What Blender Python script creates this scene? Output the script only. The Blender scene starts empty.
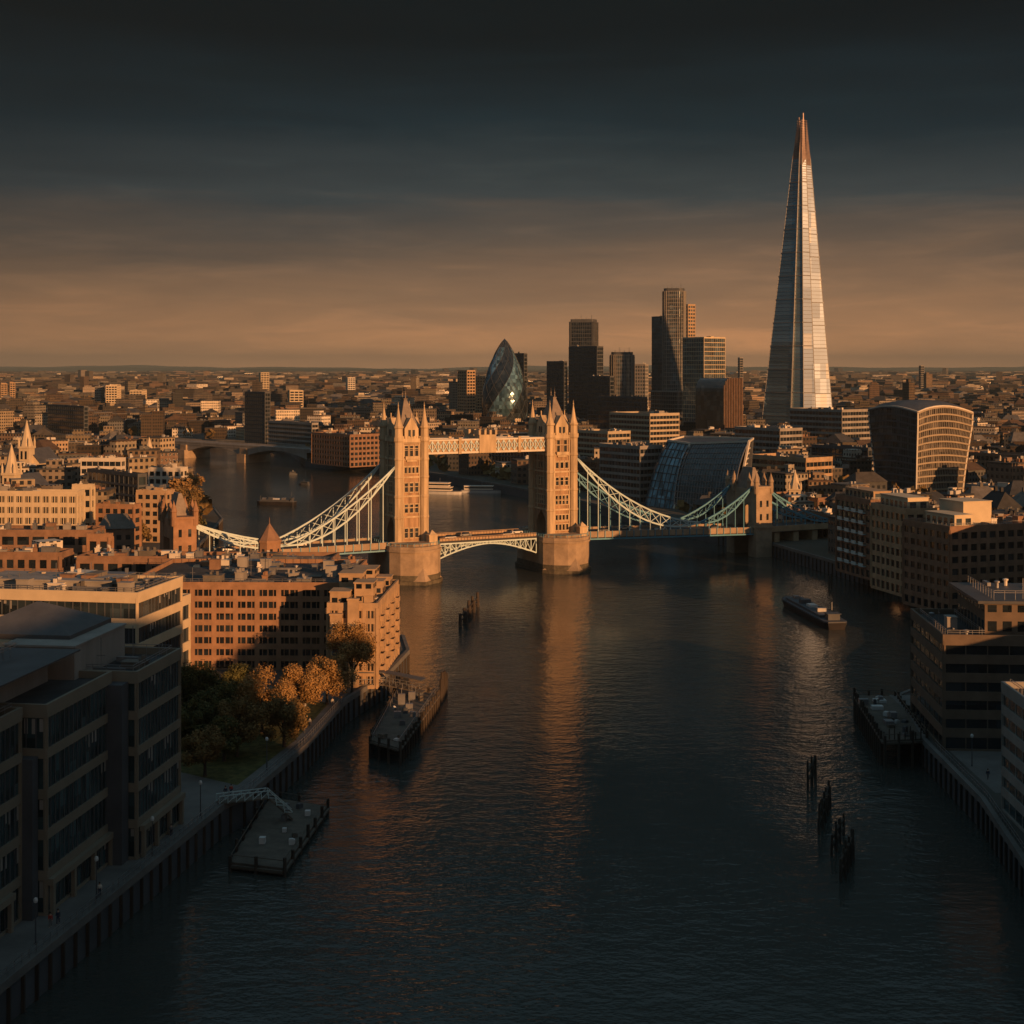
import bpy, bmesh, math, random
from mathutils import Vector, Matrix
R = math.radians
sin, cos, PI = math.sin, math.cos, math.pi
rnd = random.Random(7)
sc = bpy.context.scene
col = sc.collection

# ---------------------------------------------------------------- camera, sky, sun, exposure
F, H, HOR = 1430.0, 72.0, 367.0
cam = bpy.data.cameras.new('camera'); cam_o = bpy.data.objects.new('camera', cam); col.objects.link(cam_o)
cam_o.location = (0, 0, H); cam_o.rotation_euler = (PI/2, 0, 0)
cam.sensor_width = 36; cam.lens = F*36/1024; cam.shift_y = -(512-HOR)/1024
cam.clip_start = 1; cam.clip_end = 90000
sc.camera = cam_o
SUN_EL = R(9.5); SH = Vector((.62, -.785, 0)).normalized()
S_DIR = Vector((SH.x*cos(SUN_EL), SH.y*cos(SUN_EL), sin(SUN_EL)))
sun = bpy.data.lights.new('sun', 'SUN'); sun.energy = 5.0; sun.angle = R(.5); sun.color = (1.0, .47, .175)
sun_o = bpy.data.objects.new('sun', sun); col.objects.link(sun_o)
sun_o.rotation_euler = (-S_DIR).to_track_quat('-Z', 'Y').to_euler()
sun_o.location = (300, -300, 400)
sc.view_settings.view_transform = 'Standard'; sc.view_settings.look = 'None'
sc.view_settings.gamma = 1; sc.view_settings.exposure = 0.22
try:
    sc.cycles.use_denoising = True
    sc.cycles.max_bounces = 6; sc.cycles.diffuse_bounces = 3; sc.cycles.glossy_bounces = 3
    sc.cycles.volume_bounces = 0; sc.cycles.transparent_max_bounces = 8
    sc.cycles.sample_clamp_indirect = 4
except Exception: pass

def node(nt, typ, **kw):
    n = nt.nodes.new(typ)
    for k, v in kw.items():
        if k == 'ins':
            for a, b in v.items(): n.inputs[a].default_value = b
        else: setattr(n, k, v)
    return n
def lk(nt, a, b): nt.links.new(a, b)
def mth(nt, op, a, b=None, clamp=False):
    n = nt.nodes.new('ShaderNodeMath'); n.operation = op; n.use_clamp = clamp
    for i, v in enumerate((a, b)):
        if v is None: continue
        if isinstance(v, (int, float)): n.inputs[i].default_value = v
        else: lk(nt, v, n.inputs[i])
    return n.outputs[0]
def ramp(nt, fac, stops, interp='LINEAR'):
    n = nt.nodes.new('ShaderNodeValToRGB'); n.color_ramp.interpolation = interp
    e = n.color_ramp.elements
    while len(e) < len(stops): e.new(.5)
    for i, (p, c) in enumerate(stops):
        e[i].position = p; e[i].color = tuple(c)+(1,) if len(c) == 3 else c
    if fac is not None: lk(nt, fac, n.inputs[0])
    return n.outputs[0]
def mixc(nt, fac, a, b, mode='MIX'):
    n = nt.nodes.new('ShaderNodeMix'); n.data_type = 'RGBA'; n.blend_type = mode
    for i, v in ((0, fac), (6, a), (7, b)):
        if isinstance(v, (int, float)): n.inputs[i].default_value = v
        elif isinstance(v, tuple): n.inputs[i].default_value = v if len(v) == 4 else v+(1,)
        else: lk(nt, v, n.inputs[i])
    return n.outputs[2]
def srgb(r, g, b):
    f = lambda c: (c/255/12.92) if c/255 <= .04045 else ((c/255+.055)/1.055)**2.4
    return (f(r), f(g), f(b))

w = bpy.data.worlds.new('World'); sc.world = w; w.use_nodes = True
nt = w.node_tree; nt.nodes.clear()
out = node(nt, 'ShaderNodeOutputWorld'); bg = node(nt, 'ShaderNodeBackground')
tc = node(nt, 'ShaderNodeTexCoord')
sky = node(nt, 'ShaderNodeTexSky', sky_type='NISHITA', sun_disc=False, sun_elevation=SUN_EL, sun_rotation=math.atan2(SH.x, SH.y))
sky.dust_density = 4; sky.air_density = 1.5
sep = node(nt, 'ShaderNodeSeparateXYZ'); lk(nt, tc.outputs['Generated'], sep.inputs[0])
z = sep.outputs[2]
# heavy stratus deck over the whole sky: warm where it thins towards the horizon
mp = node(nt, 'ShaderNodeMapping'); mp.inputs['Scale'].default_value = (1.6, 1.6, 13.0); mp.inputs['Rotation'].default_value = (R(.8), R(-1.2), 0)
lk(nt, tc.outputs['Generated'], mp.inputs[0])
n1 = node(nt, 'ShaderNodeTexNoise', ins={'Scale': 2.2, 'Detail': 7.0, 'Roughness': .58, 'Distortion': .35}); lk(nt, mp.outputs[0], n1.inputs[0])
mp2 = node(nt, 'ShaderNodeMapping'); mp2.inputs['Scale'].default_value = (4.0, 4.0, 30.0); mp2.inputs['Rotation'].default_value = (R(-.5), R(-7), 0)
lk(nt, tc.outputs['Generated'], mp2.inputs[0])
n2 = node(nt, 'ShaderNodeTexNoise', ins={'Scale': 2.2, 'Detail': 8.0, 'Roughness': .6, 'Distortion': .6}); lk(nt, mp2.outputs[0], n2.inputs[0])
zz = mth(nt, 'ADD', z, mth(nt, 'MULTIPLY', mth(nt, 'SUBTRACT', n1.outputs[0], .5), .060))
grad = ramp(nt, mth(nt, 'MULTIPLY', zz, 2.0), [
    (0.0, srgb(226, 158, 103)), (.03, srgb(190, 134, 90)), (.06, srgb(162, 118, 83)), (.10, srgb(138, 105, 78)), (.17, srgb(92, 78, 67)),
    (.235, srgb(50, 58, 61)), (.33, srgb(16, 34, 42)), (.46, srgb(0, 10, 17)), (.58, srgb(2, 13, 18)), (.80, srgb(24, 35, 38)), (1.0, srgb(84, 106, 116))])
m2 = ramp(nt, n2.outputs[0], [(.36, (.93, .93, .94)), (.54, (1.0, 1.0, 1.0)), (.68, (1.20, 1.15, 1.10))])
clouds = mixc(nt, 1.0, mixc(nt, 1.0, grad, m2, 'MULTIPLY'), ramp(nt, mth(nt, 'ADD', mth(nt,'MULTIPLY',sep.outputs[0],1.0), .5), [(.12, (.66,.68,.72)), (.42, (.98,.98,.98)), (.62, (1.08,1.05,1.02)), (.9, (.92,.93,.95))]), 'MULTIPLY')
# the lit side of the sky, round the sun
dotn = node(nt, 'ShaderNodeVectorMath', operation='DOT_PRODUCT'); lk(nt, tc.outputs['Generated'], dotn.inputs[0]); dotn.inputs[1].default_value = tuple(S_DIR)
g1 = mth(nt, 'POWER', mth(nt, 'MAXIMUM', dotn.outputs['Value'], 0.0), 9.0)
low = ramp(nt, z, [(0.0, (1, 1, 1)), (.20, (.75, .75, .75)), (.5, (.05, .05, .05)), (1, (0, 0, 0))])
glow = mixc(nt, 1.0, (.62, .31, .14), low, 'MULTIPLY')
gg = node(nt, 'ShaderNodeVectorMath', operation='SCALE'); lk(nt, glow, gg.inputs[0]); lk(nt, g1, gg.inputs['Scale'])
skyl = node(nt, 'ShaderNodeVectorMath', operation='SCALE'); lk(nt, sky.outputs[0], skyl.inputs[0]); skyl.inputs['Scale'].default_value = .05
fwd = ramp(nt, sep.outputs[1], [(.55, (0, 0, 0)), (.88, (1, 1, 1))])
teal_cloud = ramp(nt, z, [(0.0, srgb(46, 60, 66)), (.25, srgb(40, 58, 66)), (.5, srgb(84, 106, 116))])
clouds = mixc(nt, fwd, teal_cloud, clouds)
allc = mixc(nt, .03, clouds, skyl.outputs[0])
add = node(nt, 'ShaderNodeVectorMath', operation='ADD'); lk(nt, allc, add.inputs[0]); lk(nt, gg.outputs[0], add.inputs[1])
lk(nt, add.outputs[0], bg.inputs[0]); bg.inputs[1].default_value = 1.0
lk(nt, bg.outputs[0], out.inputs[0])

# ---------------------------------------------------------------- helpers
def X_(px, D): return (px-512)/F*D
def top_z(py, D): return H-(py-HOR)*D/F
def pt(px, py, z=5.0):
    D = F*(H-z)/(py-HOR); return Vector((X_(px, D), D, z))

class MB:
    def __init__(s): s.v=[]; s.f=[]; s.m=[]; s.uv=[]; s.c=[]; s.col=(.3,.3,.3,1)
    def face(s, pts, m=0, uv=None):
        i=len(s.v); s.v += [tuple(p) for p in pts]; s.f.append(tuple(range(i,i+len(pts)))); s.m.append(m)
        s.uv.append(uv or [(0,0)]*len(pts)); s.c.append(s.col)
    def box(s, x0,x1,y0,y1,z0,z1, m=0, T=None, bottom=True, mt=None):
        P=[(x0,y0,z0),(x1,y0,z0),(x1,y1,z0),(x0,y1,z0),(x0,y0,z1),(x1,y0,z1),(x1,y1,z1),(x0,y1,z1)]
        if T: P=[tuple(T @ Vector(p)) for p in P]
        dx,dy=x1-x0,y1-y0
        def q(a,b,c,d,L,mm=m):
            o=rnd.random()*20//1*3.1
            s.face([P[a],P[b],P[c],P[d]],mm,[(o,z0),(o+L,z0),(o+L,z1),(o,z1)])
        q(0,1,5,4,dx); q(1,2,6,5,dy); q(2,3,7,6,dx); q(3,0,4,7,dy)
        s.face([P[4],P[5],P[6],P[7]], m if mt is None else mt, [(.1,.1)]*4)
        if bottom: s.face([P[3],P[2],P[1],P[0]], m, [(.1,.1)]*4)
    def bar(s, p, q, w, m=0, h=None):
        p=Vector(p); q=Vector(q); d=(q-p)
        if d.length<1e-6: return
        d.normalize(); up=Vector((0,0,1)) if abs(d.z)<.95 else Vector((0,1,0))
        a=d.cross(up).normalized()*w/2; b=a.cross(d).normalized()*(h or w)/2
        A=[p-a-b,p+a-b,p+a+b,p-a+b]; B=[x+(q-p) for x in A]
        for i in range(4):
            j=(i+1)%4; s.face([A[i],A[j],B[j],B[i]],m)
        s.face(A[::-1],m); s.face(B,m)
    def prism(s, poly, z0, z1, m=0, mt=None, top=True, poly2=None):
        n=len(poly); p2=poly2 or poly; L=0
        for i in range(n):
            j=(i+1)%n; a,b=poly[i],poly[j]; l=math.hypot(b[0]-a[0],b[1]-a[1])
            s.face([(a[0],a[1],z0),(b[0],b[1],z0),(p2[j][0],p2[j][1],z1),(p2[i][0],p2[i][1],z1)],m,[(L,z0),(L+l,z0),(L+l,z1),(L,z1)]); L+=l
        if top: s.face([(p[0],p[1],z1) for p in p2], m if mt is None else mt)
    def lathe(s, cx, cy, prof, n=10, m=0, ph=0):
        for (r0,z0),(r1,z1) in zip(prof,prof[1:]):
            for i in range(n):
                a=2*PI*i/n+ph; b=2*PI*(i+1)/n+ph
                P=[(cx+r0*cos(a),cy+r0*sin(a),z0),(cx+r0*cos(b),cy+r0*sin(b),z0),(cx+r1*cos(b),cy+r1*sin(b),z1),(cx+r1*cos(a),cy+r1*sin(a),z1)]
                if r1<1e-4: P=P[:3]
                elif r0<1e-4: P=[P[0],P[2],P[3]]
                s.face(P,m)
    def build(s, name, mats, parent=None, smooth=False):
        me=bpy.data.meshes.new(name); me.from_pydata(s.v,[],s.f)
        if not isinstance(mats,(list,tuple)): mats=[mats]
        for mt in mats: me.materials.append(mt)
        me.polygons.foreach_set('material_index', s.m)
        uv=me.uv_layers.new(name='UVMap'); flat=[c for f in s.uv for p in f for c in p]; uv.data.foreach_set('uv', flat)
        ca=me.color_attributes.new('col','FLOAT_COLOR','CORNER')
        cf=[]
        for f,c in zip(s.f,s.c): cf += list(c)*len(f)
        ca.data.foreach_set('color', cf)
        if smooth: me.polygons.foreach_set('use_smooth',[True]*len(s.f))
        me.update()
        o=bpy.data.objects.new(name, me); col.objects.link(o)
        if parent: o.parent=parent
        return o

def tag(o, label=None, cat=None, group=None, kind=None):
    if label: o['label']=label
    if cat: o['category']=cat
    if group: o['group']=group
    if kind: o['kind']=kind
    return o
def thing(name, label, cat, loc=(0,0,0), rz=0, group=None):
    o=bpy.data.objects.new(name,None); col.objects.link(o); o.location=loc; o.rotation_euler=(0,0,rz); o.empty_display_size=.5
    return tag(o,label,cat,group)
KIDS = {}
def copy_tree(o, parent=None):
    c=o.copy(); col.objects.link(c)
    if parent is not None: c.parent=parent
    for ch in list(o.children): copy_tree(ch,c)
    return c

# ---------------------------------------------------------------- materials
def new_mat(name):
    m=bpy.data.materials.new(name); m.use_nodes=True
    return m, m.node_tree, m.node_tree.nodes['Principled BSDF']
def solid(name, c, rough=.85, var=.25, scale=.4, metal=0, spec=.3, bump=0, c2=None, streak=False):
    m,nt,p=new_mat(name)
    t=node(nt,'ShaderNodeTexCoord'); mpn=node(nt,'ShaderNodeMapping'); lk(nt,t.outputs['Object'],mpn.inputs[0])
    if streak: mpn.inputs['Scale'].default_value=(1,1,.15)
    n=node(nt,'ShaderNodeTexNoise',ins={'Scale':scale,'Detail':6.0,'Roughness':.65}); lk(nt,mpn.outputs[0],n.inputs[0])
    a=tuple(x*(1-var) for x in c); b=tuple(x*(1+var) for x in (c2 or c))
    lk(nt,ramp(nt,n.outputs[0],[(.32,a),(.68,b)]),p.inputs['Base Color'])
    p.inputs['Roughness'].default_value=rough; p.inputs['Metallic'].default_value=metal; p.inputs['Specular IOR Level'].default_value=spec
    if bump:
        n3=node(nt,'ShaderNodeTexNoise',ins={'Scale':scale*8,'Detail':4.0}); lk(nt,t.outputs['Object'],n3.inputs[0])
        bn=node(nt,'ShaderNodeBump',ins={'Strength':bump,'Distance':.1}); lk(nt,n3.outputs[0],bn.inputs['Height']); lk(nt,bn.outputs[0],p.inputs['Normal'])
    return m
def glass(name, c=(.02,.028,.034), rough=.10, cell=(2.5,2.5,3.5), var=.6, metal=0.0, spec=.8, jit=.035, rv=1.0):
    m,nt,p=new_mat(name)
    t=node(nt,'ShaderNodeTexCoord'); mpn=node(nt,'ShaderNodeMapping'); mpn.inputs['Scale'].default_value=tuple(1/x for x in cell)
    lk(nt,t.outputs['Object'],mpn.inputs[0])
    v=node(nt,'ShaderNodeVectorMath',operation='FLOOR'); lk(nt,mpn.outputs[0],v.inputs[0])
    wn=node(nt,'ShaderNodeTexWhiteNoise'); lk(nt,v.outputs[0],wn.inputs[0])
    lk(nt,ramp(nt,wn.outputs[0],[(0,tuple(x*(1-var) for x in c)),(.8,tuple(x*(1+var) for x in c)),(1,tuple(min(.9,x*(1.2+2.5*var)) for x in c))]),p.inputs['Base Color'])
    p.inputs['Metallic'].default_value=metal; p.inputs['Specular IOR Level'].default_value=spec
    lk(nt,ramp(nt,wn.outputs[1],[(0,(rough*(1-.4*rv),)*3),(1,(rough*(1+.6*rv),)*3)]),p.inputs['Roughness'])
    # panes are never quite in one plane
    vs=node(nt,'ShaderNodeVectorMath',operation='SUBTRACT'); lk(nt,wn.outputs[1],vs.inputs[0]); vs.inputs[1].default_value=(.5,.5,.5)
    sc_=node(nt,'ShaderNodeVectorMath',operation='SCALE'); lk(nt,vs.outputs[0],sc_.inputs[0]); sc_.inputs['Scale'].default_value=jit
    g=node(nt,'ShaderNodeNewGeometry'); ad=node(nt,'ShaderNodeVectorMath',operation='ADD'); lk(nt,g.outputs['Normal'],ad.inputs[0]); lk(nt,sc_.outputs[0],ad.inputs[1])
    no=node(nt,'ShaderNodeVectorMath',operation='NORMALIZE'); lk(nt,ad.outputs[0],no.inputs[0]); lk(nt,no.outputs[0],p.inputs['Normal'])
    return m
def facade_mat(name, fh=3.4, bw=2.9):
    m,nt,p=new_mat(name)
    uv=node(nt,'ShaderNodeUVMap'); s=node(nt,'ShaderNodeSeparateXYZ'); lk(nt,uv.outputs[0],s.inputs[0])
    fu=mth(nt,'FRACT',mth(nt,'DIVIDE',s.outputs[0],bw)); fv=mth(nt,'FRACT',mth(nt,'DIVIDE',s.outputs[1],fh))
    mask=mth(nt,'MULTIPLY',mth(nt,'MULTIPLY',mth(nt,'GREATER_THAN',fu,.25),mth(nt,'LESS_THAN',fu,.78)),mth(nt,'MULTIPLY',mth(nt,'GREATER_THAN',fv,.28),mth(nt,'LESS_THAN',fv,.74)))
    at=node(nt,'ShaderNodeAttribute',attribute_name='col')
    t=node(nt,'ShaderNodeTexCoord'); n=node(nt,'ShaderNodeTexNoise',ins={'Scale':.25,'Detail':5.0,'Roughness':.7}); lk(nt,t.outputs['Object'],n.inputs[0])
    wallc=mixc(nt,1.0,at.outputs['Color'],ramp(nt,n.outputs[0],[(.3,(.65,.65,.65)),(.7,(1.25,1.25,1.25))]),'MULTIPLY')
    lk(nt,mixc(nt,mask,wallc,(.018,.022,.027)),p.inputs['Base Color'])
    lk(nt,mth(nt,'SUBTRACT',.9,mth(nt,'MULTIPLY',mask,.75)),p.inputs['Roughness'])
    bn=node(nt,'ShaderNodeBump',ins={'Strength':.8,'Distance':.25}); bn.invert=True; lk(nt,mask,bn.inputs['Height']); lk(nt,bn.outputs[0],p.inputs['Normal'])
    return m
def attr_mat(name, rough=.9):
    m,nt,p=new_mat(name); at=node(nt,'ShaderNodeAttribute',attribute_name='col')
    t=node(nt,'ShaderNodeTexCoord'); n=node(nt,'ShaderNodeTexNoise',ins={'Scale':.3,'Detail':5.0,'Roughness':.7}); lk(nt,t.outputs['Object'],n.inputs[0])
    lk(nt,mixc(nt,1.0,at.outputs['Color'],ramp(nt,n.outputs[0],[(.3,(.6,.6,.6)),(.7,(1.3,1.3,1.3))]),'MULTIPLY'),p.inputs['Base Color'])
    p.inputs['Roughness'].default_value=rough; p.inputs['Specular IOR Level'].default_value=.25
    return m

M = dict(
 stone=solid('pale_stone',(.46,.345,.22),.85,.34,.45,bump=.35,streak=True), stone_w=solid('brown_ashlar',(.33,.21,.125),.9,.38,.7,bump=.4,streak=True), weed=solid('tide_stained_stone',(.10,.085,.06),.7,.4,.8), stone_dark=solid('weathered_granite',(.31,.23,.16),.9,.3,.18,bump=.4),
 slate=solid('slate',(.21,.17,.14),.7,.25,.5), cream=solid('cream_stone',(.52,.42,.29),.8,.12,.2),
 beige=solid('beige_panel',(.40,.33,.24),.75,.10,.15), brick=solid('red_brick',(.29,.165,.10),.9,.22,.3,bump=.2),
 brick2=solid('brown_brick',(.22,.13,.085),.9,.25,.3), brick3=solid('buff_brick',(.38,.26,.16),.9,.2,.3),
 conc=solid('concrete',(.26,.24,.22),.85,.2,.2,streak=True), dconc=solid('dark_cladding',(.07,.075,.085),.6,.2,.2),
 white=solid('white_render',(.58,.52,.44),.7,.1,.2), roof=solid('dark_roof',(.055,.055,.058),.95,.35,.12), roof2=solid('gravel_roof',(.13,.115,.10),.95,.35,.15),
 copper=solid('rosy_cladding',(.20,.145,.13),.45,.25,.4,metal=.4), fdark=solid('dark_brown_panel',(.13,.095,.07),.8,.2,.3), office=solid('office_band',(.20,.17,.13),.75,.12,.2), g_office=glass('glass_office',(.03,.055,.062),.10,(1.5,1.5,2.4),.5,metal=.3),
 metal=solid('grey_metal',(.25,.25,.26),.45,.2,.5,metal=.6), teal=solid('teal_paint',(.075,.24,.34),.4,.12,.5,spec=.5), wpaint=solid('white_paint',(.42,.54,.56),.4,.08,.5,spec=.5),
 timber=solid('wet_timber',(.045,.035,.028),.85,.4,.6,streak=True), deckw=solid('deck_boards',(.10,.085,.07),.85,.3,.5), rust=solid('rust_hull',(.022,.02,.022),.6,.4,.3),
 hullw=solid('white_hull',(.5,.5,.5),.4,.1,.5), asphalt=solid('asphalt',(.05,.05,.052),.9,.25,.15), paving=solid('paving',(.13,.125,.12),.9,.22,.25), orange=solid('lifebuoy_red',(.4,.06,.03),.5,.1,1),
 lead=solid('lead_sheet',(.075,.075,.08),.5,.2,.3), bark=solid('bark',(.06,.045,.035),.95,.3,.8),
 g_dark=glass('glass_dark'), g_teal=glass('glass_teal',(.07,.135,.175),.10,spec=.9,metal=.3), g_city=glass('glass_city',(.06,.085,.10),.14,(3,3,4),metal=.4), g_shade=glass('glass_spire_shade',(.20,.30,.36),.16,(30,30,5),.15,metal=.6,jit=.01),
 g_spire_sun=glass('glass_spire_sun',(.62,.74,.92),.38,(9,9,14.0),.10,metal=.85,jit=.008,rv=.35), g_dim=glass('glass_black',(.012,.016,.02),.12,(3,3,4),.5),
 g_sun_side=glass('glass_sun_side',(.15,.125,.10),.2,(1.6,1.6,3.8),.6,metal=.7), sun_edge=solid('sun_side_edge',(.30,.24,.17),.6,.12,.3),  # curved tower's right face: sunlight put into glass and edge colour
 fac=facade_mat('facade',3.1,2.2), fac2=facade_mat('facade_wide',3.5,3.0), flat=attr_mat('roofing'),
)
def leaf_mat(name,c1,c2):
    m,nt,p=new_mat(name); t=node(nt,'ShaderNodeTexCoord'); n=node(nt,'ShaderNodeTexNoise',ins={'Scale':.9,'Detail':3.0}); lk(nt,t.outputs['Object'],n.inputs[0])
    lk(nt,ramp(nt,n.outputs[0],[(.35,c1),(.65,c2)]),p.inputs['Base Color']); p.inputs['Roughness'].default_value=.8; p.inputs['Specular IOR Level'].default_value=.15
    return m
M['leaf_o']=leaf_mat('autumn_leaves',(.20,.12,.045),(.36,.21,.08)); M['leaf_g']=leaf_mat('green_leaves',(.045,.05,.02),(.11,.10,.035)); M['leaf_b']=leaf_mat('brown_leaves',(.11,.075,.03),(.22,.14,.055))

# ---------------------------------------------------------------- ground, water, hills
left_bank=[(-75,-700),(-62,60),(-57.5,135),(-55.5,155),(-44.3,219),(-41.3,226),(-36.7,254),(-33.6,288),(-27.5,312),(-24.5,338),(-27,356),(-62,398),(-96,436),(-112,470),(-120,560),(-128,632),(-169,774),(-211,927),(-316,1170),(-700,1330),(-2600,1700)]
right_bank=[(-2600,1900),(-700,1500),(-300,1330),(-230,1290),(-181,1170),(-149,1030),(-90,971),(-45,895),(-7,817),(25,746),(61,640),(83,580),(96,556),(112,490),(129,431),(112,350),(90,305),(79,292),(74,256),(73,222),(69,190),(66,100),(72,-700)]
outer=[(30000,-700),(30000,33000),(-30000,33000),(-30000,-700)]
def in_poly(x,y,P):
    c=False; j=len(P)-1
    for i in range(len(P)):
        xi,yi=P[i]; xj,yj=P[j]
        if (yi>y)!=(yj>y) and x<(xj-xi)*(y-yi)/(yj-yi)+xi: c=not c
        j=i
    return c
RIVER=left_bank+right_bank
def dist_bank(x,y):
    best=1e9
    for P in (left_bank,right_bank):
        for a,b in zip(P,P[1:]):
            dx,dy=b[0]-a[0],b[1]-a[1]; t=max(0,min(1,((x-a[0])*dx+(y-a[1])*dy)/(dx*dx+dy*dy)))
            best=min(best,math.hypot(x-a[0]-t*dx,y-a[1]-t*dy))
    return best
def ground_mat():
    m,nt,p=new_mat('city_ground'); t=node(nt,'ShaderNodeTexCoord')
    n=node(nt,'ShaderNodeTexNoise',ins={'Scale':.02,'Detail':8.0,'Roughness':.7}); lk(nt,t.outputs['Object'],n.inputs[0])
    b=node(nt,'ShaderNodeTexNoise',ins={'Scale':.0015,'Detail':5.0,'Roughness':.6}); lk(nt,t.outputs['Object'],b.inputs[0])
    c1=ramp(nt,n.outputs[0],[(.35,(.035,.033,.03)),(.55,(.07,.065,.058)),(.75,(.13,.11,.09))])
    c2=ramp(nt,n.outputs[0],[(.35,(.03,.035,.018)),(.7,(.07,.065,.035))])
    lk(nt,mixc(nt,ramp(nt,b.outputs[0],[(.45,(0,0,0)),(.6,(1,1,1))]),c1,c2),p.inputs['Base Color']); p.inputs['Roughness'].default_value=.95
    return m
gm=ground_mat()
bm=bmesh.new()
ring=left_bank+right_bank+outer
vs=[bm.verts.new((x,y,5.0)) for x,y in ring]; f=bm.faces.new(vs)
if f.normal.z<0: f.normal_flip()
bm.normal_update()
if f.normal.z<0: f.normal_flip()
bmesh.ops.triangulate(bm,faces=[f])
me=bpy.data.meshes.new('ground'); bm.to_mesh(me); bm.free(); me.materials.append(gm)
g=bpy.data.objects.new('ground',me); col.objects.link(g); tag(g,kind='structure')
# quay walls along both banks (the river's edge)
def quay(name,P,label):
    mb=MB()
    for a,b in zip(P,P[1:]):
        a=Vector((a[0],a[1],0)); b=Vector((b[0],b[1],0)); L=(b-a).length
        mb.face([(a.x,a.y,-3),(b.x,b.y,-3),(b.x,b.y,4.6),(a.x,a.y,4.6)],0,[(0,-3),(L,-3),(L,4.6),(0,4.6)])
        d=(b-a)/L; n=Vector((d.y,-d.x,0)) # right of travel = river side
        mb.face([(a+n*.3)+Vector((0,0,4.2)),(b+n*.3)+Vector((0,0,4.2)),(b+n*.3)+Vector((0,0,5.25)),(a+n*.3)+Vector((0,0,5.25))],1)
        mb.face([(a-n*.5)+Vector((0,0,5.25)),(a+n*.3)+Vector((0,0,5.25)),(b+n*.3)+Vector((0,0,5.25)),(b-n*.5)+Vector((0,0,5.25))],1)
        mb.face([(a-n*.5)+Vector((0,0,4.9)),(b-n*.5)+Vector((0,0,4.9)),(b-n*.5)+Vector((0,0,5.25)),(a-n*.5)+Vector((0,0,5.25))],1)
        mb.face([(a+n*.3)+Vector((0,0,4.2)),a+Vector((0,0,4.2)),b+Vector((0,0,4.2)),(b+n*.3)+Vector((0,0,4.2))],1)
        if a.y<600 and b.y<700:
            k=int(L/3.0)
            for i in range(k):
                q=a+d*(i+.5)*L/k+n*.18
                mb.bar(q+Vector((0,0,-2)),q+Vector((0,0,4.1)),.38,2)
    o=mb.build(name,[M['dconc'],M['paving'],M['timber']]); tag(o,label,'quay wall'); return o
quay('quay_wall',left_bank,'long timber fendered quay wall along the left bank below the offices and trees')
quay('quay_wall',right_bank,'long quay wall along the right bank below the brick warehouses')

def water_mat():
    m,nt,p=new_mat('river_water'); t=node(nt,'ShaderNodeTexCoord')
    p.inputs['Base Color'].default_value=(.042,.046,.042,1); p.inputs['Roughness'].default_value=.11; p.inputs['IOR'].default_value=1.33; p.inputs['Specular IOR Level'].default_value=.75
    h=None
    for sc_,det,wt,rz,st in ((.85,3.0,.42,12,(1,1.4,1)),(.22,3.0,.95,-10,(1,1.6,1)),(.04,2.0,1.2,30,(1,1.3,1))):
        mp=node(nt,'ShaderNodeMapping'); mp.inputs['Rotation'].default_value=(0,0,R(rz)); mp.inputs['Scale'].default_value=st; lk(nt,t.outputs['Object'],mp.inputs[0])
        n=node(nt,'ShaderNodeTexNoise',ins={'Scale':sc_,'Detail':det,'Roughness':.55}); lk(nt,mp.outputs[0],n.inputs[0])
        k=mth(nt,'MULTIPLY',n.outputs[0],wt); h=k if h is None else mth(nt,'ADD',h,k)
    # calmer and rougher patches
    pm=node(nt,'ShaderNodeMapping'); pm.inputs['Rotation'].default_value=(0,0,R(-12)); pm.inputs['Scale'].default_value=(1,.35,1); lk(nt,t.outputs['Object'],pm.inputs[0]); pn=node(nt,'ShaderNodeTexNoise',ins={'Scale':.022,'Detail':4.0,'Distortion':.8}); lk(nt,pm.outputs[0],pn.inputs[0])
    st=ramp(nt,pn.outputs[0],[(.36,(.22,.22,.22)),(.5,(.5,.5,.5)),(.66,(.85,.85,.85))])
    b=node(nt,'ShaderNodeBump',ins={'Distance':.42}); lk(nt,h,b.inputs['Height']); lk(nt,st,b.inputs['Strength']); lk(nt,b.outputs[0],p.inputs['Normal'])
    return m
mb=MB(); mb.face([(-4000,-700,0),(700,-700,0),(700,2300,0),(-4000,2300,0)])
tag(mb.build('river',water_mat()),kind='structure')

# low hills on the horizon
mb=MB(); N=160
for r_,hh,yy in ((0,95,17000),(1,150,24000),(2,215,30500)):
    ps=[]
    for i in range(N+1):
        x=-16000+32000*i/N
        z=hh*.55*(.55+.25*sin(i*.11+r_*2)+.12*sin(i*.31+r_)+.06*sin(i*.9+r_*5)+.12*(i/N))
        ps.append((x,z))
    for (x0,z0),(x1,z1) in zip(ps,ps[1:]):
        mb.face([(x0,yy,4),(x1,yy,4),(x1,yy+700,z1),(x0,yy+700,z0)]); mb.face([(x0,yy+700,z0),(x1,yy+700,z1),(x1,yy+1900,4),(x0,yy+1900,4)])
tag(mb.build('hills',M['leaf_g'],smooth=True),kind='structure')

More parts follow.
